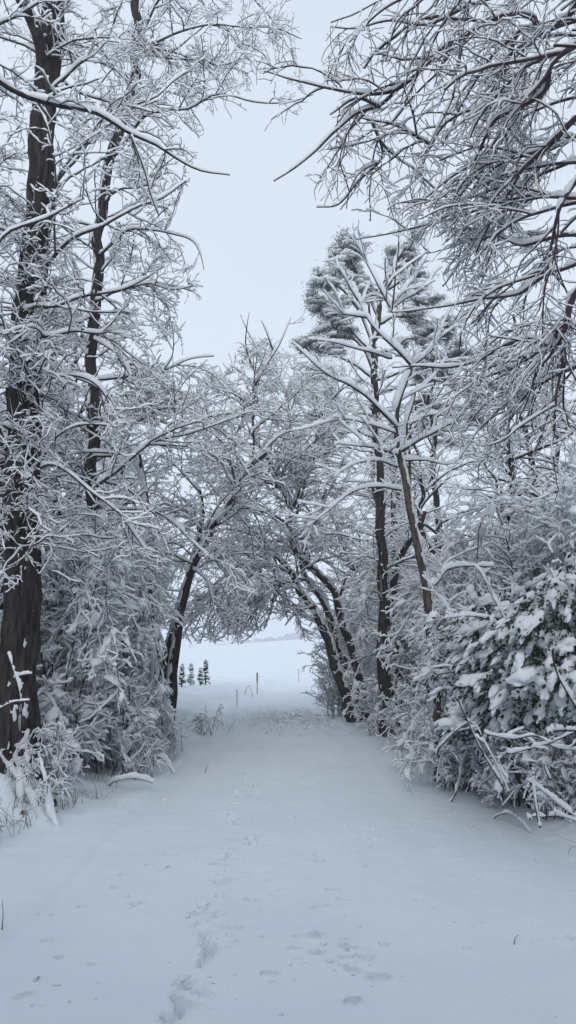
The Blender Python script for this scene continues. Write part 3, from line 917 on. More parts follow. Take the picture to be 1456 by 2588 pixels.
for L_ in ([(725, 1440, 16), (660, 1420, 15.5), (590, 1440, 15), (540, 1500, 14.8), (500, 1560, 14.6)],
           [(740, 1470, 16), (680, 1480, 15.4), (630, 1510, 15), (610, 1560, 14.8), (600, 1605, 14.8)],
           [(700, 1400, 16), (620, 1350, 15.4), (540, 1350, 15), (470, 1400, 14.7)],
           [(735, 1340, 16.2), (680, 1300, 15.8), (600, 1290, 15.3), (520, 1310, 15)],
           [(780, 1435, 16.2), (720, 1370, 16.5), (660, 1330, 17), (600, 1320, 17)],
           [(745, 1380, 16.2), (800, 1340, 16), (850, 1320, 15.8), (900, 1330, 15.6)],
           [(733, 1290, 16.2), (760, 1220, 16), (790, 1160, 16), (800, 1100, 16)],
           [(722, 1250, 16.2), (680, 1180, 16), (650, 1140, 16)],
           [(733, 1290, 16.2), (720, 1210, 16), (740, 1160, 16)],
           [(695, 1400, 16), (708, 1470, 15.9), (724, 1530, 15.8), (735, 1575, 15.8)],
           [(640, 1380, 16), (612, 1450, 15.8), (592, 1530, 15.7), (580, 1600, 15.7)],
           [(725, 1440, 16), (695, 1500, 15.7), (676, 1560, 15.6), (668, 1595, 15.6)],
           [(785, 1530, 16), (762, 1540, 15.9), (740, 1560, 15.8), (722, 1580, 15.8)],
           [(755, 1480, 16), (715, 1495, 15.8), (695, 1530, 15.8), (688, 1560, 15.8)],
           [(660, 1400, 16), (560, 1480, 16), (510, 1550, 16), (480, 1600, 16)],
           [(733, 1290, 16.2), (700, 1200, 15.6), (640, 1100, 15.2), (600, 1000, 15)],
           [(735, 1340, 16.2), (780, 1200, 16), (800, 1050, 16), (790, 950, 16)],
           [(722, 1250, 16.2), (740, 1120, 16.4), (720, 1000, 16.6), (700, 920, 16.8)],
           [(690, 1225, 16), (600, 1180, 15.5), (540, 1120, 15.2), (500, 1040, 15)],
           [(800, 1100, 16), (850, 1000, 16), (880, 960, 16)],
           [(940, 1462, 16), (894, 1438, 15.8), (872, 1415, 15.8), (857, 1390, 15.8), (845, 1340, 15.8)],
           [(855, 1512, 16.2), (880, 1440, 16), (930, 1415, 15.8), (980, 1410, 15.6)],
           [(690, 1225, 16), (640, 1215, 15.6), (600, 1240, 15.4)],
           [(695, 1400, 16), (650, 1440, 16.4), (600, 1500, 16.6), (560, 1560, 16.6), (530, 1600, 16.6)],
           [(660, 1430, 16), (640, 1490, 16.2), (650, 1550, 16.2), (655, 1600, 16.2)]):
    lm.append(r3.limb(px_pts(L_), .032, .008, 30, .06, 6, kind='twig'))
allp = lm + [(sA[0][:, 52:], sA[1][:, 52:]), (sB[0][:, 50:], sB[1][:, 50:]), (sC[0][:, 50:], sC[1][:, 50:])]
fill(r3, allp, dens=(6.5, 6, 8.5), L=(1.6, .7, .32), droop=-.5, spur=0, ang=(25, 70))
# short twigs bristling from the stems towards the field
st = r3.spawn([(sA[0][:, 6:50], sA[1][:, 6:50]), (sB[0][:, 6:50], sB[1][:, 6:50]), (sC[0][:, 6:50], sC[1][:, 6:50])], 8, 1.0, ang=(40, 85), flat=.3, up=.15, K=7, wander=.15, trop=.1, rr=.006, rm=.2, sides=4, tl=.1, bias=(-.6, .4, 0))
r3.spawn(st, 8, .32, K=4, ang=(25, 60), wander=.2, sides=3)
r3.build('tree', 'dark leaning stems right of the field opening that arch over the end of the lane', 'tree', br3)

# ------------------------------------------------------------------ R4 dark straight trunks, R6 thin pole tree
def plain_tree(seed, px, Y, pts, ra, rb, label, dens=(2.6, 4.5, 8), L=(1.3, .55, .26), droop=-.25, t_from=.14, mat=None, limbs=(), **kw):
    pl = Plant(seed, hadd=.016, wadd=.004, hmul=1.3)
    b = base(px, Y)
    s = pl.limb([b + [0, 0, -.2]] + px_pts(pts, Y), ra, rb, 110, .06, 12, snow=False, plaster=((-.4, -.8, .3), 1.3, .012))
    n = int(110 * t_from)
    lm = [(s[0][:, n:], s[1][:, n:])]
    for L_ in limbs:
        lm.append(pl.limb(px_pts(L_), .03, .01, 26, .04, 6, kind='twig'))
    fill(pl, lm, dens, L, droop, 0, **kw)
    pl.build('tree', label, 'tree', b, trunk_mat=mat)


plain_tree(111, 985, 13.5, [(975, 1700), (968, 1560), (965, 1400), (958, 1200), (950, 1050), (945, 950)], .135, .04, 'straight dark trunk right of the arching stems, tallest of the dark pair', (4.5, 5.5, 9))
plain_tree(112, 1010, 13.8, [(1005, 1700), (998, 1600), (1000, 1480), (1030, 1380), (1070, 1300)], .12, .04, 'shorter dark trunk pressed against the straight one, forking low', (4.5, 5.5, 9))
plain_tree(113, 1292, 12, [(1290, 1500), (1292, 1290), (1290, 1150), (1292, 1050), (1288, 930)], .05, .02, 'thin straight pole tree standing behind the evergreen bush', (4, 5, 8), (1.2, .5, .24), t_from=.3,
           limbs=([(1290, 1160, 12), (1350, 1140, 11.8), (1420, 1110, 11.6), (1480, 1070, 11.5)], [(1290, 1090, 12), (1350, 1080, 12), (1456, 1100, 12)], [(1290, 1060, 12), (1320, 970, 12), (1380, 920, 12), (1456, 925, 12)],
                  [(1290, 1200, 12), (1230, 1150, 12), (1180, 1140, 12)], [(1290, 1260, 12), (1360, 1230, 12), (1440, 1240, 12)]))

# ------------------------------------------------------------------ R5: pine
pn = Plant(114, hadd=.05, wadd=.012, hmul=1.0, hmax=.12)
bp_ = base(965, 21)
ps = pn.limb([bp_ + [0, 0, -.2]] + px_pts([(968, 1650), (966, 1450), (958, 1300), (950, 1100), (945, 900), (960, 760), (1000, 660), (1035, 610)], 21), .20, .05, 120, .08, 14, ridge=.008, plaster=((-.4, -.8, .3), .85, .02))
lm = []
for L_ in ([(950, 880), (900, 780), (850, 720), (810, 690)], [(948, 900), (880, 830), (820, 790), (790, 760)], [(955, 800), (910, 700), (880, 650), (870, 640)], [(965, 760), (1000, 690), (1030, 640)],
           [(985, 700), (1020, 660), (1045, 600)], [(970, 740), (1040, 700), (1075, 700)], [(960, 820), (1040, 780), (1090, 760)], [(955, 900), (1060, 850), (1120, 840)], [(950, 960), (1080, 920), (1170, 900)],
           [(948, 1000), (1100, 960), (1190, 980)], [(948, 1040), (1100, 1030), (1200, 1060)], [(947, 960), (850, 900), (760, 880)], [(947, 1010), (830, 960), (750, 980)], [(948, 1060), (860, 1030), (790, 1060)],
           [(950, 940), (900, 860), (830, 840)], [(948, 860), (930, 760), (900, 720)], [(958, 820), (1000, 800), (1060, 820)], [(948, 1100), (880, 1090), (820, 1120)], [(955, 1120), (1080, 1100), (1170, 1130)]):
    L3 = [P(q[0], q[1], 21 + pn.rng.uniform(-.2, .2) + (i * pn.rng.uniform(-.5, .5))) for i, q in enumerate(L_)]
    lm.append(pn.limb(L3, .045, .015, 18, .06, 6, kind='twig'))
a = pn.spawn(lm, 6.0, .8, ang=(25, 60), flat=.4, up=.2, K=5, rr=.014, wander=.15, tr=(.35, 1), sides=4)
cen = np.concatenate([a[0][0][:, -1], a[0][0][:, 3], a[0][0][:, 4], a[0][0][:, 2]] + [l[0][:, -1] for l in lm] + [l[0][:, -5] for l in lm] + [l[0][:, -3] for l in lm])
rng = pn.rng
cen = cen + rng.normal(0, .06, cen.shape)
nn = 60
d = unit(rng.standard_normal((len(cen), nn, 3)) + np.array([0, 0, .15]))
ln = rng.uniform(.07, .15, (len(cen), nn, 1))
o_ = cen[:, None] + rng.normal(0, .10, (len(cen), nn, 3)) * np.array([1.2, 1.2, .6])
sd = unit(np.cross(d, rng.standard_normal(d.shape))) * .009
V = np.stack([o_ - sd, o_ + sd, o_ + d * ln], 2).reshape(-1, 3)
needles = (V, None, np.arange(len(V)).reshape(-1, 3))
caps = blobs(cen + np.array([0, 0, .08]), rng.uniform(.06, .17, (len(cen), 1)) * np.array([1.4, 1.0, .7]), rng, 2, .4, 1.7)
proot = pn.build('pine_tree', 'tall pine behind the slender tree with rounded snow capped needle clumps', 'pine tree', bp_)
fol = mesh_object('foliage', [needles], M_NEEDLE, proot)
sub('snow', [caps], M_SNOW, fol)

# ------------------------------------------------------------------ evergreen bush on the right
def evergreen():
    rng = np.random.default_rng(120)
    c = np.array([3.14, 7.5, 1.17])
    R = np.array([1.5, 1.3, 1.15])
    pl = Plant(121, hadd=.03, wadd=.012, hmul=1.4)
    pl.prune = False
    root_pts = []
    for k in range(16):
        a = rng.uniform(0, 2 * math.pi)
        e = rng.uniform(.1, 1.2)
        b = np.array([3.0 + rng.normal(0, .3), 7.6 + rng.normal(0, .3), .1])
        tip = c + R * np.array([math.cos(a) * math.cos(e), math.sin(a) * math.cos(e), math.sin(e)]) * .8
        m = (b + tip) / 2 + rng.normal(0, .12, 3)
        root_pts.append(pl.limb([b, m, tip], .024, .008, 16, .04, 6, snow=False))
    tw = pl.spawn(root_pts, 7, .5, ang=(30, 70), K=5, rr=.01, tr=(.6, 1), hadd=.02)
    pl.spawn(root_pts, 6, .6, ang=(30, 70), K=6, rr=.008, tr=(.1, .6), snow=False, rmin=.003)
    out_ = pl.spawn(root_pts, 3, 1.0, ang=(15, 50), K=9, rr=.008, tr=(.6, 1), trop=-.7, hadd=.028, wadd=.008, rmin=.003, tl=0)
    pl.spawn(out_, 9, .3, ang=(30, 65), K=5, trop=-.3, hadd=.022, wadd=.006, rmin=.0025)
    # leaf shoots on the shell
    N = 2600
    u = unit(rng.standard_normal((N, 3)))
    u = u[u[:, 2] > -.42]
    lump = 1 + .27 * fbm(u[:, 0] * 2.2, u[:, 1] * 2.2, u[:, 2] * 2.2, 2, 77)
    p = c + R * u * (lump * rng.uniform(.78, 1.02, len(u)))[:, None]
    p = p[p[:, 2] > .45 + .5 * smooth(2.6, 3.1, p[:, 0])]
    u = unit((p - c) / R)
    outw = unit(u * np.array([1, 1, .3]) + np.array([0, 0, -.6]) + rng.normal(0, .18, u.shape))
    # leaves
    nl = 8
    n = len(p)
    bd = outw[:, None] + rng.normal(0, .55, (n, nl, 3))
    bd = unit(bd)
    ll = rng.uniform(.045, .08, (n, nl, 1))
    st = p[:, None] + rng.normal(0, .045, (n, nl, 3))
    side = unit(np.cross(bd, np.array([0, 0, 1.0]) + rng.normal(0, .5, bd.shape)))
    nrm = np.cross(side, bd)
    wd = ll * .24
    v0 = st
    v1 = st + bd * ll * .45 + side * wd + nrm * ll * .06
    v2 = st + bd * ll
    v3 = st + bd * ll * .45 - side * wd + nrm * ll * .06
    V = np.stack([v0, v1, v2, v3], 2).reshape(-1, 3)
    k = np.arange(n * nl)[:, None] * 4
    F = np.concatenate([k + np.array([0, 1, 2]), k + np.array([0, 2, 3])])
    leaves = (V, None, F)
    # snow: little on the sheltered right-hand face, thick on the left and top
    load = rng.random(len(p)) < np.clip(.9 - .8 * smooth(2.3, 3.0, p[:, 0]) * smooth(2.3, 1.75, p[:, 2]), .06, 1)
    q = p[load]
    ax = outw[load]
    keepf = rng.random(len(q)) < .62
    q, ax = q[keepf], ax[keepf]
    n1 = len(q)
    chain, csz, cax = [], [], []
    for j in range(4):            # each loaded shoot: a lump that runs out and down into a finger
        off = j * rng.uniform(.025, .05, (n1, 1))
        chain.append(q + unit(ax + np.array([0, 0, -.22 * j])) * off + np.array([0, 0, .03]) + rng.normal(0, .012, (n1, 3)))
        csz.append((rng.uniform(.03, .062, (n1, 1)) * (1 - .17 * j) * rng.uniform(.6, 1.2, (n1, 1))) * np.array([1.75, .85, .62]))
        cax.append(unit(ax + np.array([0, 0, -.25 * j])))
    s1 = blobs(np.concatenate(chain), np.concatenate(csz), rng, 2, .45, 1.6, np.concatenate(cax), .5)
    bsel = rng.random(len(q)) < .14
    big = q[bsel]
    s2 = blobs(big + np.array([0, 0, .05]), rng.uniform(.06, .11, (len(big), 1)) * np.array([1.2, .95, .6]), rng, 3, .7, 1.5, ax[bsel])
    root = pl.build('evergreen_bush', 'large evergreen bush with glossy dark leaves under heavy lumps of snow on the right', 'bush', (3.0, 7.6, .1), names=('stem', 'twigs'))
    f = mesh_object('foliage', [leaves], M_LEAF, root)
    sub('snow', [s1, s2], M_SNOW, f)


evergreen()

# ------------------------------------------------------------------ shrubs and brambles
def shrub_proto(seed, n, Hh, spread, droop, label, snowk, dens=(7.5, 9, 9), L=(.8, .35, .15), rs=.011, mat=None, name='shrub', clump=0):
    pl = Plant(seed, **snowk)
    pl.prune = False
    rng = pl.rng
    st = []
    for k in range(n):
        a = rng.uniform(0, 2 * math.pi)
        rad = spread * rng.uniform(.3, 1.0)
        h = Hh * rng.uniform(.55, 1.05)
        b = np.array([rng.normal(0, spread * .22), rng.normal(0, spread * .22), -.05])
        dv = np.array([math.cos(a), math.sin(a), 0])
        top = b + dv * rad * .5 + [0, 0, h]
        tip = b + dv * rad * 1.05 + [0, 0, max(h * (1 - droop * rng.uniform(.5, 1.2)), .12)]
        st.append(pl.limb([b, b + dv * rad * .18 + [0, 0, h * .6], top, tip], rs * rng.uniform(.7, 1.3), rs * .35, 22, .06, 5, kind='trunk'))
    a = pl.spawn(st, dens[0], L[0], ang=(25, 65), flat=.3, K=7, trop=-droop * .8, rr=.007, wander=.18, tr=(.05, 1), sides=4, rmin=.003)
    b = pl.spawn(a, dens[1], L[1], ang=(25, 65), flat=.3, K=7, trop=-droop * .5, wander=.2, sides=3, rmin=.0020)
    c = pl.spawn(b, dens[2], L[2], ang=(25, 65), flat=.3, K=4, wander=.25, sides=3, rmin=.0020)
    if clump:
        for (bp, br), n_, sz in ((a[0], clump, .055), (b[0], clump, .036)):
            i_ = rng.integers(0, len(bp), n_)
            k_ = rng.integers(1, bp.shape[1] - 1, n_)
            q = bp[i_, k_]
            ax_ = unit(bp[i_, k_ + 1] - q)
            pl.snow.append(blobs(q + [0, 0, .02], rng.uniform(.45, 1.35, (n_, 1)) * sz * np.array([1.25, .85, .65]), rng, 2, .6, 1.9, ax_, .5))
    return pl.build(name, label, 'shrub', (0, 0, 0), names=('stem', 'twigs'), twig_mat=mat)


SNK = dict(hadd=.023, wadd=.0048, hmul=1.25, gap=.08, steep=.45)
SNL = dict(hadd=.013, wadd=.003, hmul=1.2, gap=.12)
SNB = dict(hadd=.010, wadd=.001, hmul=.7, gap=.35, steep=.7)
weep = shrub_proto(201, 15, 3.1, 1.25, .75, '', SNK, name='weeping_shrub', clump=420)
bram = shrub_proto(202, 20, 1.15, .95, .7, '', SNK, L=(.5, .25, .11), name='bramble', clump=200)
bare = shrub_proto(205, 22, 1.2, 1.0, .55, '', SNB, L=(.6, .3, .14), name='bare_bramble', dens=(5, 6, 6))
upri = shrub_proto(203, 20, 2.7, .9, .15, '', SNL, dens=(8, 8, 7), L=(.7, .35, .15), name='upright_shrub')
low = shrub_proto(204, 13, .42, .42, .8, '', SNL, dens=(6, 6, 5), L=(.25, .12, .06), rs=.005, name='twig_tuft')


def place(proto, first, x, y, rz, s, label, group=None):
    loc = (x, y, gz(x, y))
    if first:
        proto.location = loc
        proto.rotation_euler = (0, 0, rz)
        proto.scale = (s, s, s)
        proto['label'] = label
        o = proto
    else:
        o = copy_tree(proto, label, loc, rz, s)
    if group:
        o['group'] = group
    return o


PL = [
    (bram, 2.0, 8.6, 2.9, .75, 'bramble hiding the foot of the slender brown tree'),
    (weep, 2.55, 9.0, 5.8, .62, 'small arching shrub between slender brown tree and evergreen bush'),
    (upri, 1.25, 17.2, 4.1, .85, 'pale bristling shrub farthest along the right side of the field opening'),
    (weep, -2.75, 9.0, .3, 1.0, 'snow heavy weeping shrub directly right of the thick left trunk'),
    (weep, -3.2, 10.4, 2.1, 1.0, 'weeping shrub of drooping snowy branches in the middle of the left bank'),
    (weep, -3.5, 11.4, 4.1, 1.15, 'tall weeping shrub behind the second slim trunk on the left'),
    (weep, -3.3, 13.0, 1.2, .85, 'drooping snowy shrub at the foot of the short upright left trunk'),
    (weep, -4.3, 9.8, 5.2, 1.2, 'tangled weeping shrub just behind the thick left trunk'),
    (weep, -3.9, 14.2, 3.3, 1.2, 'far drooping shrub seen between the left trunks'),
    (weep, 2.6, 10.6, 2.6, 1.0, 'arching snowy shrub left of and behind the evergreen bush'),
    (weep, 3.6, 10.2, .9, 1.15, 'tall arching shrub directly behind the evergreen bush'),
    (weep, 4.7, 9.6, 4.4, 1.25, 'arching snowy shrub at the right edge above the evergreen bush'),
    (weep, 2.9, 13.4, 5.5, 1.05, 'drooping shrub right of the pair of dark trunks'),
    (weep, 4.4, 13.2, 1.9, 1.3, 'pale drooping shrub around the thin pole tree'),
    (bram, -2.5, 7.55, 1.9, .5, 'small snowy bramble against the right side of the thick left trunk foot'),
    (low, -2.95, 6.75, 4.0, 1.2, 'bushy twig tuft right in front of the thick left trunk'),
    (bram, -3.2, 8.4, 0., 1.1, 'low bramble tangle at the roots of the thick left trunk'),
    (bram, -2.35, 9.6, 1.4, .95, 'low bramble on the left bank edge below the weeping shrubs'),
    (bram, -2.15, 11.0, 3.0, .85, 'bramble heap at the lane edge left of the leaning pair'),
    (bram, -2.25, 12.3, 4.4, .5, 'small bramble around the feet of the leaning pair of stems'),
    (bram, -3.4, 9.9, 5.1, 1.2, 'dark hollow bramble thicket deep in the left bank'),
    (bram, 3.0, 5.75, .5, .42, 'nearest bramble on the right, below the evergreen bush'),
    (bram, 2.55, 6.7, 2.2, .72, 'snowy bramble under the left side of the evergreen bush'),
    (bare, 3.6, 7.0, 4.0, 1.1, 'dark bramble tangle in the hollow under the evergreen leaves'),
    (bare, 3.0, 7.2, 2.0, .9, 'dark leafless bramble between the evergreen bush and its left side lumps'),
    (bare, 3.4, 8.3, 1.6, 1.2, 'deepest dark bramble behind the hollow under the evergreen bush'),
    (bare, 4.6, 8.0, 5.0, 1.3, 'dark bramble behind the hollow at the right edge'),
    (bare, 4.3, 7.0, .6, 1.2, 'dark bramble at the right edge under the evergreen leaves'),
    (bram, 2.35, 8.0, 1.1, .8, 'snowy bramble where the evergreen bush meets the lane'),
    (bram, 2.25, 9.6, 3.3, .85, 'pale bramble along the right lane edge past the evergreen bush'),
    (bram, 2.1, 12.0, 5.0, .8, 'small bramble in front of the pair of dark trunks'),
    (bram, 1.75, 14.4, 2.0, .8, 'far bramble at the feet of the arching stems'),
    (bram, 4.0, 5.5, 3.0, .42, 'bramble in the bottom right corner of the thicket'),
    (upri, 2.4, 15.6, .4, 1.0, 'fine upright snowy shrub just right of the arching stems'),
    (upri, 1.7, 17.6, 2.0, 1.0, 'bristling pale shrub leaning out toward the snowy field'),
    (upri, 3.3, 14.8, 3.6, 1.2, 'upright twiggy shrub behind the pair of dark trunks'),
    (upri, 4.4, 11.2, 1.0, 1.1, 'upright fine twigged shrub in the right thicket'),
    (upri, 3.4, 12.0, 5.0, 1.15, 'dense upright shrub between slender brown tree and thin pole tree'),
    (upri, -3.1, 13.6, 2.6, 1.1, 'upright twiggy shrub behind the short upright left trunk'),
    (upri, -4.7, 12.4, 4.6, 1.3, 'upright shrub deep behind the second left trunk'),
    (upri, 5.8, 12.0, 4.9, 1.4, 'tall upright shrub at the right edge of the thicket'),
    (upri, -5.8, 10.8, .9, 1.4, 'tall upright shrub at the left edge behind the thick trunk'),
    (low, -2.6, 6.25, 0.2, 1.0, 'twig tuft at the left edge in front of the thick trunk'),
    (low, -2.25, 7.1, 1.2, .8, 'small twig tuft at the snowy roots of the thick left trunk'),
    (low, -1.75, 9.4, 2.2, .9, 'twig tuft on the left bank beside the fallen snowy branch'),
    (low, -1.45, 13.6, 3.3, 1.0, 'twig tuft poking out right of the leaning pair'),
    (low, -1.75, 11.6, 4.3, .9, 'twig tuft by the lane below the leaning pair'),
    (low, 2.35, 7.1, 5.2, 1.0, 'twig tuft at the lane edge under the evergreen bush'),
    (low, 2.7, 5.75, .9, .9, 'nearest twig tuft on the right bank'),
    (low, 1.55, 13.4, 2.7, 1.0, 'twig tuft in the snow before the arching stems'),
    (low, 1.95, 10.8, 3.7, 1.1, 'twig tuft beside the pale right lane edge'),
    (low, 2.15, 4.85, 1.7, .42, 'tiny clump of twigs alone in the snow at the right foreground'),
    (low, 3.25, 5.3, 4.7, 1.1, 'twig tuft at the right edge of the picture'),
]
seen = set()
for proto, x, y, rz, s_, lab in PL:
    f = id(proto) not in seen
    seen.add(id(proto))
    grp = {id(weep): 'weeping shrubs along the lane', id(bram): 'brambles along the lane', id(upri): 'upright shrubs along the lane', id(bare): 'sheltered brambles under the evergreen bush', id(low): 'twig tufts at the lane edge'}[id(proto)]
    place(proto, f, x, y, rz, s_, lab, grp)

# ------------------------------------------------------------------ background trees
def bg_proto(seed, Hh, lean, droop):
    pl = Plant(seed, hadd=.019, wadd=.0055, hmul=1.3, gap=.05)
    pl.prune = False
    rng = pl.rng
    s = pl.limb([(0, 0, -.3), (lean * .2, 0, Hh * .3), (lean * .6, .1, Hh * .65), (lean, 0, Hh)], .13, .03, 60, .1, 8)
    s2 = pl.limb([(lean * .2, 0, Hh * .3), (lean * .2 - .5, .3, Hh * .55), (lean * .2 - .9, .3, Hh * .85)], .07, .02, 40, .1, 8)
    a = pl.spawn([(s[0][:, 12:], s[1][:, 12:]), (s2[0][:, 5:], s2[1][:, 5:])], 3.6, 2.4, ang=(40, 75), flat=.4, K=9, rr=.012, trop=droop, wander=.13, tl=.5, sides=5)
    b = pl.spawn(a, 3.8, .95, ang=(30, 65), K=6, trop=droop * .5, wander=.15)
    c = pl.spawn(b, 7, .42, ang=(30, 65), K=4, wander=.18, sides=3, rmin=.003)
    d_ = pl.spawn(c, 5, .2, ang=(30, 65), K=2, wander=.18, sides=3, rmin=.003)
    return pl.build('tree', '', 'tree', (0, 0, 0))


bgA = bg_proto(301, 9.0, .6, -.2)
bgB = bg_proto(302, 7.5, -.5, -.6)
BG = [
    (bgA, -5.2, 15.5, .4, 1.0, 'bare snowy tree behind the leaning pair on the left'),
    (bgB, -5.2, 17.8, 2.0, 1.0, 'drooping snowy tree seen through the gap left of the leaning pair'),
    (bgA, -6.8, 12.5, 3.9, 1.05, 'snowy tree at the left edge behind the second slim trunk'),
    (bgB, -7.2, 17.0, 5.0, 1.2, 'far snowy tree between the thick trunk and the second slim trunk'),
    (bgA, -4.9, 20.5, 1.1, .95, 'farthest snowy tree on the left of the opening'),
    (bgB, 3.6, 17.0, 1.1, 1.05, 'snowy tree right behind the arching stems'),
    (bgA, 5.4, 15.2, 2.3, .95, 'bare snowy tree behind the thin pole tree'),
    (bgB, 7.6, 14.0, 4.3, 1.05, 'snowy tree at the right edge beyond the thin pole tree'),
    (bgA, 3.0, 21.5, 4.8, .9, 'snowy tree standing beside the foot of the pine'),
    (bgB, 6.6, 20.0, .4, 1.1, 'far snowy tree to the right of the pine'),
    (bgB, 4.9, 11.6, 2.9, .8, 'low snowy tree above and behind the evergreen bush'),
    (bgA, -5.6, 24.0, 3.3, 1.05, 'farthest but one snowy tree left of the field opening'),
    (bgB, 3.3, 24.2, 2.7, 1.1, 'snowy tree between the arching stems and the pine'),
    (bgA, -5.6, 9.4, 2.7, .95, 'snowy tree crowding the left edge behind the thick trunk'),
    (bgB, -4.9, 13.4, 5.7, .9, 'snowy tree between the second slim trunk and the leaning pair'),
    (bgB, 5.6, 12.4, 3.6, .95, 'snowy tree directly right of the thin pole tree'),
    (bgA, 2.9, 25.0, .2, .8, 'farthest snowy tree behind the arching stems'),
]
seen = set()
for proto, x, y, rz, s_, lab in BG:
    f = id(proto) not in seen
    seen.add(id(proto))
    place(proto, f, x, y, rz, s_, lab, 'background trees on both sides of the lane')

# unseen trees and shrubs added behind the camera to shade the foreground snow
for k, (proto, x, y, rz, s_) in enumerate([(bgA, -2.9, -3.6, 1.2, .85), (bgB, 3.0, -3.0, 4.4, .85), (bgB, -2.6, -6.2, 2.4, .9), (bgA, 2.5, -6.8, 5.2, .85), (bgB, .9, -4.4, .6, .9), (bgB, -1.0, -7.4, 3.1, .95), (bgB, -1.4, -3.4, 2.6, .9), (bgB, 1.9, -2.0, 1.6, .85), (bgB, -.2, -5.6, 4.8, .95), (bgA, -2.0, -1.6, 3.9, .75), (bgB, 2.2, -5.2, .1, .95),
                                           (bgB, 0.2, -3.0, 5.6, .85),
                                           (weep, -3.3, 1.2, 0., 1.1), (weep, 3.5, 1.3, 4., 1.1), (weep, -2.6, -1.0, 1., 1.1), (weep, 2.7, -1.2, 2., 1.1), (weep, -1.2, -2.6, 3., 1.2), (weep, 1.4, -2.9, 5., 1.2)]):
    place(proto, False, x, y, rz, s_, 'unseen snowy tree added behind the camera for shade' if proto is not weep else 'unseen snowy shrub added behind the camera for shade',
          'added shade trees behind the camera' if proto is not weep else 'added shade shrubs behind the camera')

# ------------------------------------------------------------------ fallen branches, guided front twigs
def stick(name, pts, r0_, r1_, label, cat, snow=True, subt=0, seed=0, **kw):
    pl = Plant(400 + seed, hadd=.022, wadd=.005, hmul=1.2, steep=.4)
    pl.prune = False
    pts = [np.asarray(q, float) for q in pts]
    p = pl.limb(pts, r0_ * .8, r1_ * .65, 24, .03 if name == 'fallen_branch' else .01, 6, snow=snow, **kw)
    if subt:
        pl.spawn([p], subt, .22, ang=(30, 60), K=4, rr=.01)
    root = thing(name, label, cat, tuple(pts[0]))
    o = mesh_object('branch', pl.trunk + pl.twig, M_TWIG, root)
    if snow:
        sub('snow', pl.tsnow + pl.snow, M_SNOW, o)


def gp(px, py, h=0.0):
    x, y = G0(px, py)
    return np.array([x, y, gz(x, y) + h])


stick('fallen_branch', [gp(278, 1992, .0), gp(300, 2000, .12), gp(335, 2000, .15), gp(386, 1996, .12)], .008, .005, 'curved fallen twig holding a slab of snow on the left bank', 'branch', seed=1, hadd=.055, wadd=.012, lump=.06, gap=0)
stick('fallen_branch', [gp(340, 1945, .0), gp(370, 1950, .12), (gp(405, 1950, .2)), gp(440, 1950, .02)], .008, .004, 'arched fallen twig on the left bank behind the snow slab twig', 'branch', seed=2, hadd=.045, wadd=.012, lump=.06, gap=0)
stick('fallen_branch', [gp(1250, 2068, .01), gp(1290, 2078, .08), gp(1320, 2090, .06), gp(1348, 2105, .0)], .007, .004, 'thin curved twig lying on the snow below the right brambles', 'branch', seed=3)
stick('fallen_branch', [gp(1140, 2030, .0), gp(1160, 2030, .2), gp(1180, 2010, .42), gp(1195, 1960, .5)], .010, .005, 'snowy twig bending down to the lane from the right brambles', 'branch', seed=4, hadd=.03)
stick('fallen_branch', px_pts([(1340, 1975, 5.6), (1370, 1992, 5.5), (1410, 2020, 5.4), (1480, 2070, 5.2)]), .011, .009, 'thick pale broken branch jutting from the right edge of the brambles', 'branch', seed=5, hadd=.02)
stick('fallen_branch', px_pts([(1340, 2072, 5.4), (1380, 2070, 5.4), (1420, 2060, 5.3), (1480, 2072, 5.2)]), .008, .006, 'level snowy branch low at the right edge just above the snow', 'branch', seed=6, subt=4)
stick('fallen_branch', px_pts([(1105, 1905, 7.0), (1180, 1820, 6.8), (1240, 1890, 6.4), (1290, 2000, 6.1)]), .008, .005, 'bent snowy branch arching in front of the lower evergreen bush', 'branch', seed=7, hadd=.010, wadd=.002, subt=4)
stick('fallen_branch', px_pts([(1150, 1762, 6.3), (1190, 1820, 6.3), (1230, 1900, 6.3), (1280, 2000, 6.3)]), .008, .011, 'dark diagonal stem crossing before the evergreen bush', 'branch', seed=8, hadd=.004, wadd=.0, subt=5)
stick('fallen_branch', px_pts([(1400, 1640, 5.2), (1412, 1700, 5.2), (1440, 1760, 5.2), (1480, 1830, 5.2)]), .009, .011, 'smooth dark vine stem hanging before the evergreen leaves', 'branch', seed=9)
stick('fallen_branch', px_pts([(1225, 1850, 6.0), (1290, 1868, 6.0), (1360, 1862, 5.9), (1400, 1890, 5.8), (1480, 1900, 5.7)]), .007, .007, 'long snow topped branch across the dark hollow under the bush', 'branch', seed=10, subt=4)
stick('fallen_branch', px_pts([(1280, 1902, 5.8), (1330, 1890, 5.8), (1380, 1880, 5.7), (1480, 1840, 5.5)]), .007, .007, 'second snow topped branch across the hollow, above the long one', 'branch', seed=11, subt=3)
stick('fallen_branch', px_pts([(1390, 1855, 5.4), (1420, 1850, 5.4), (1480, 1846, 5.4)]), .014, .014, 'short stub of snowy branch entering at the right edge', 'branch', seed=12, hadd=.03)
stick('fallen_branch', px_pts([(1365, 2090, 5.2), (1352, 1990, 5.3), (1350, 1940, 5.4)]), .014, .013, 'broken upright brown stub in the right brambles', 'branch', seed=13, hadd=.008, wadd=0.0)
stick('fallen_branch', [gp(1030, 1930, .02), gp(1050, 1935, .05), gp(1075, 1938, .03)], .008, .006, 'small fallen piece of branch under snow at the right lane edge', 'branch', seed=14, hadd=.05, wadd=.02)
stick('fallen_branch', px_pts([(1098, 1480, 8.0), (1130, 1440, 8.0), (1180, 1425, 7.9), (1250, 1430, 7.8)]), .012, .010, 'thick bowed bar of snow on a branch beside the slender trunk', 'branch', seed=15, hadd=.05)
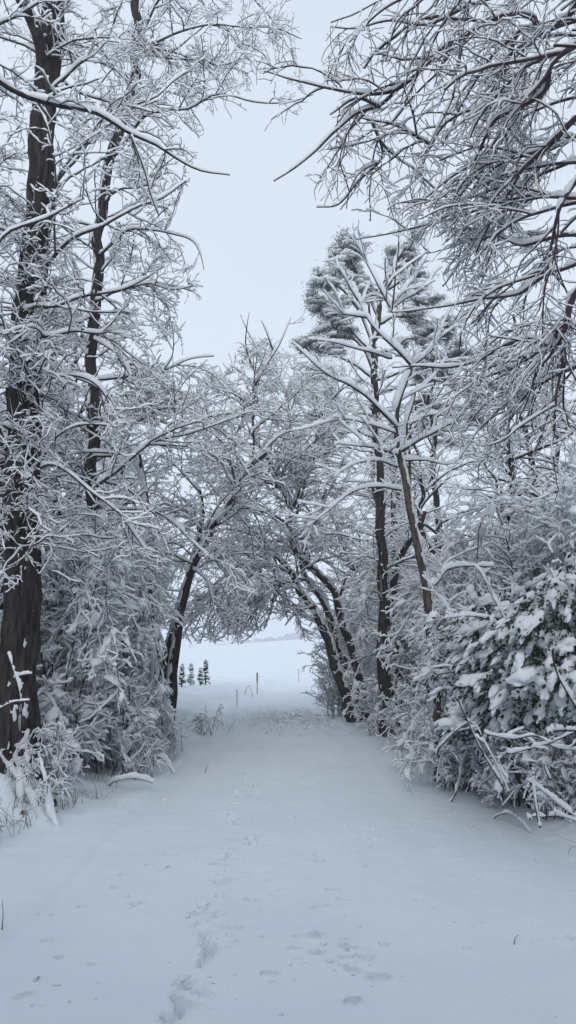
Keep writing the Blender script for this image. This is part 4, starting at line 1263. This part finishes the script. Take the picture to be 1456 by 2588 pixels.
stick('hanging_twig', px_pts([(0, 1790, 6.9), (30, 1775, 6.9), (75, 1770, 6.9)]), .008, .006, 'short snowy twig crossing the face of the thick left trunk', 'twig', seed=16, hadd=.015)
stick('hanging_twig', px_pts([(20, 1650, 7.0), (35, 1700, 6.95), (50, 1760, 6.95), (52, 1850, 7.0)]), .008, .005, 'snow beaded vine hanging down the thick left trunk', 'twig', seed=17, steep=.05)
stick('hanging_twig', px_pts([(35, 1712, 7.0), (60, 1705, 6.95), (80, 1703, 6.95)]), .007, .005, 'small snowy side shoot on the face of the thick trunk', 'twig', seed=18)
stick('fallen_branch', [gp(0, 1990, .25) + [0, -.4, 0], gp(20, 2030, .2), gp(45, 2060, .1), gp(60, 2090, .0)], .020, .014, 'snow plastered root like branch at the lower left foot of the trunk', 'branch', seed=19, hadd=.05, wadd=.02)
stick('ground_twig', [gp(548, 1818), gp(560, 1824, .02), gp(575, 1845, .02), gp(595, 1835, .12)], .007, .004, 'dark forked twig lying left at the mouth of the lane', 'twig', snow=False, seed=20)
stick('ground_twig', [gp(618, 1758), gp(628, 1752, .25), gp(640, 1762, .02)], .010, .008, 'arched twig in the snow beside the marker posts', 'twig', snow=False, seed=21)
stick('ground_twig', [gp(670, 1855), gp(690, 1838, .03)], .006, .004, 'left short twig on the trampled part of the lane', 'twig', snow=False, seed=22)
stick('ground_twig', [gp(765, 1852), gp(782, 1830, .04)], .006, .004, 'right short twig on the trampled part of the lane', 'twig', snow=False, seed=23)
stick('ground_twig', [gp(518, 1948, .0), gp(526, 1940, .05)], .006, .004, 'tiny brown twig on the left half of the lane', 'twig', snow=False, seed=24)
stick('ground_twig', [gp(5, 2352, .0), gp(6, 2335, .04), gp(2, 2318, .09)], .004, .002, 'tiny upright twig at the lower left edge', 'twig', snow=False, seed=25)
stick('ground_twig', [gp(1300, 2378, .0), gp(1304, 2370, .015), gp(1312, 2366, .018)], .003, .002, 'tiny dark twig lying in the lower right foreground snow', 'twig', snow=False, seed=26)

# ------------------------------------------------------------------ marker posts, young conifers, grass, far wood
def post(px, py_top, Y, r, label, taper=1.0):
    b = base(px, Y)
    top = P(px, py_top, Y)
    mid = b * .45 + top * .55
    rng = np.random.default_rng(int(px))
    p1, q1 = spline([b - [0, 0, .2], mid], 8, r, r * .95, rng, .003)
    p2, q2 = spline([mid, top], 8, r * taper, r * taper, rng, .003)
    root = thing('marker_post', label, 'post', b, 'marker posts at the field edge')
    mesh_object('shaft', [tubes(p1[None], q1[None], 8), tubes(p2[None], q2[None], 10)], M_POST, root)
    cap, f = ico(2)
    mesh_object('snow_cap', [(cap * np.array([r * taper * 1.25, r * taper * 1.25, r * 1.5]) + top, None, f)], M_SNOW, root)


post(599, 1742, 20.0, .010, 'thin front marker post at the mouth of the lane')
post(650, 1700, 25.0, .014, 'marker post with a thick dark upper half behind the thin front one', 1.9)
post(755, 1690, 38.0, .014, 'faint far marker post furthest right in the field')


def conifer(seed, px, Y, h, label):
    rng = np.random.default_rng(seed)
    b = base(px, Y)
    root = thing('young_conifer', label, 'young tree', b, 'young conifers in the field')
    p, r = spline([b, b + [rng.normal(0, .04), 0, h]], 6, .03, .008, rng)
    mesh_object('trunk', [tubes(p[None], r[None], 6)], M_BARK, root)
    n = 34
    t = rng.uniform(.12, 1, n)
    a = rng.uniform(0, 2 * math.pi, n)
    rr_ = h * .2 * (1.15 - t)
    tip = b + np.stack([np.cos(a) * rr_, np.sin(a) * rr_, t * h - .05], -1)
    o = np.repeat((b + np.stack([0 * t, 0 * t, t * h], -1))[:, None], 14, 1)
    f = rng.random((n, 14, 1))
    st = o * (1 - f) + tip[:, None] * f
    dd = unit(rng.standard_normal((n, 14, 3)) + np.array([0, 0, -.3])) * .08
    sd_ = unit(np.cross(dd, rng.standard_normal(dd.shape))) * .02
    V = np.stack([st - sd_, st + sd_, st + dd], 2).reshape(-1, 3)
    fo = mesh_object('foliage', [(V, None, np.arange(len(V)).reshape(-1, 3))], M_NEEDLE, root)
    k = rng.random(n) < 1.1
    sub('snow', [blobs(tip[k] * .8 + o[k, 0] * .2 + [0, 0, .05], rng.uniform(.04, .085, (k.sum(), 1)) * np.array([1.3, .8, .6]), rng, 1, .3)], M_SNOW, fo)


conifer(501, 459, 26, .75, 'leftmost of the four small conifers in the field')
conifer(502, 482, 27, .85, 'second small conifer from the left in the field')
conifer(503, 506, 28, .62, 'third small conifer from the left in the field')
conifer(504, 519, 29, .95, 'rightmost and tallest small conifer in the field')

rng = np.random.default_rng(600)
# grass: dry blades breaking the snow where the lane leaves the trees, and along both banks
pts = []
n1 = 1700
y1 = rng.normal(16.8, 1.1, n1)
x1 = rng.normal(.15, .62, n1)
m = (x1 > xl(y1) + .1) & (x1 < xr(y1) - .05)
pts.append(np.stack([x1[m], y1[m], np.full(m.sum(), .032)], -1))
n2 = 2600
y2 = rng.uniform(4.5, 15, n2)
sgn = rng.random(n2) < .5
e = np.abs(rng.normal(.25, .35, n2))
x2 = np.where(sgn, xl(y2) - e, xr(y2) + e)
m = noise3(x2 * 1.2, y2 * 1.2, 0, 9) > .1
pts.append(np.stack([x2[m], y2[m], rng.uniform(.05, .18, m.sum())], -1))
pts = np.concatenate(pts)
n = len(pts)
z = H(pts[:, 0], pts[:, 1], False)
b0_ = np.stack([pts[:, 0], pts[:, 1], z - .01], -1)
hh = pts[:, 2] * rng.uniform(.5, 1.4, n)
dv = rng.normal(0, .55, (n, 2))
p0 = b0_
p1_ = b0_ + np.stack([dv[:, 0] * hh * .4, dv[:, 1] * hh * .4, hh * .7], -1)
p2_ = b0_ + np.stack([dv[:, 0] * hh * 1.2, dv[:, 1] * hh * 1.2, hh], -1)
grass = mesh_object('grass', [tubes(np.stack([p0, p1_, p2_], 1), np.array([[.0028, .0022, .0008]]).repeat(n, 0), 3)], M_GRASS)
tag(grass, 'dry grass blades poking through the snow at the lane mouth and banks', 'grass')
grass['kind'] = 'stuff'

# crumbs of snow shaken from the boughs
n = 900
y = rng.uniform(3.4, 14, n)
x = xl(y) - .3 + rng.random(n) * (xr(y) - xl(y) + .6)
for px_, py_ in ((570, 2232), (503, 2312), (526, 2388), (465, 2520), (588, 2078), (806, 2170), (890, 2440), (556, 2186)):
    gx, gy = G0(px_, py_)
    x = np.r_[x, gx + rng.normal(0, .09, 22)]
    y = np.r_[y, gy + rng.normal(0, .10, 22)]
z = H(x, y, True)
r_ = rng.gamma(2.0, .0028, len(x)) + .002
cl = mesh_object('snow_crumbs', [blobs(np.stack([x, y, z], -1), r_[:, None] * np.array([1.3, 1, .8]), rng, 1, .4, 1.7, None, .8)], M_GROUND)
tag(cl, 'small crumbs of snow scattered over the lane', 'snow crumbs')
cl['kind'] = 'stuff'

# far wood on the hills
n = 2600
x = rng.uniform(-330, 330, n)
y = 455 + rng.uniform(0, 1, n) ** 1.5 * 90 + 12 * noise3(x * .01, 0, 0, 5)
z = H(x, y, False)
hh = rng.uniform(3.2, 7.0, n)
v, f = ico(1)
vv = v[None] * (1 + .3 * fbm(v[None, :, 0] * 2 + x[:, None], v[None, :, 1] * 2, v[None, :, 2] * 2, 2, 9))[..., None]
V = vv * np.stack([hh * .42, hh * .42, hh * .5], -1)[:, None] + np.stack([x, y, z + hh * .45], -1)[:, None]
F = f[None] + (np.arange(n) * len(v))[:, None, None]
wood = mesh_object('far_wood', [(V.reshape(-1, 3), None, F.reshape(-1, 3))], M_FARWOOD)
tag(wood, 'faint grey line of wood on the far hills beyond the field', 'wood')
wood['kind'] = 'stuff'

# ------------------------------------------------------------------ haze
HAZE = True
if HAZE:
    hx0, hx1, hy0, hy1, hz0, hz1 = -950, 950, -20, 1450, -40.0, 32.0
    c8 = np.array([(a, b, c) for a in (hx0, hx1) for b in (hy0, hy1) for c in (hz0, hz1)], float)
    q = np.array([(0, 1, 3, 2), (4, 6, 7, 5), (0, 4, 5, 1), (2, 3, 7, 6), (0, 2, 6, 4), (1, 5, 7, 3)])
    hm = bpy.data.materials.new("haze")
    hm.use_nodes = True
    t = hm.node_tree
    t.nodes.clear()
    mo = t.nodes.new("ShaderNodeOutputMaterial")
    pv = t.nodes.new("ShaderNodeVolumePrincipled")
    pv.inputs["Color"].default_value = (.90, .94, 1, 1)
    pv.inputs["Density"].default_value = .0022
    t.links.new(pv.outputs[0], mo.inputs["Volume"])
    hz = mesh_object('haze', [(c8, q, None)], hm, smooth_=False)
    hz['kind'] = 'stuff'

tot = sum(len(o.data.polygons) for o in C.objects if o.type == 'MESH')
print("OBJECTS", len(C.objects), "faces(incl. shared)", tot, "unique", sum(len(m.polygons) for m in bpy.data.meshes))
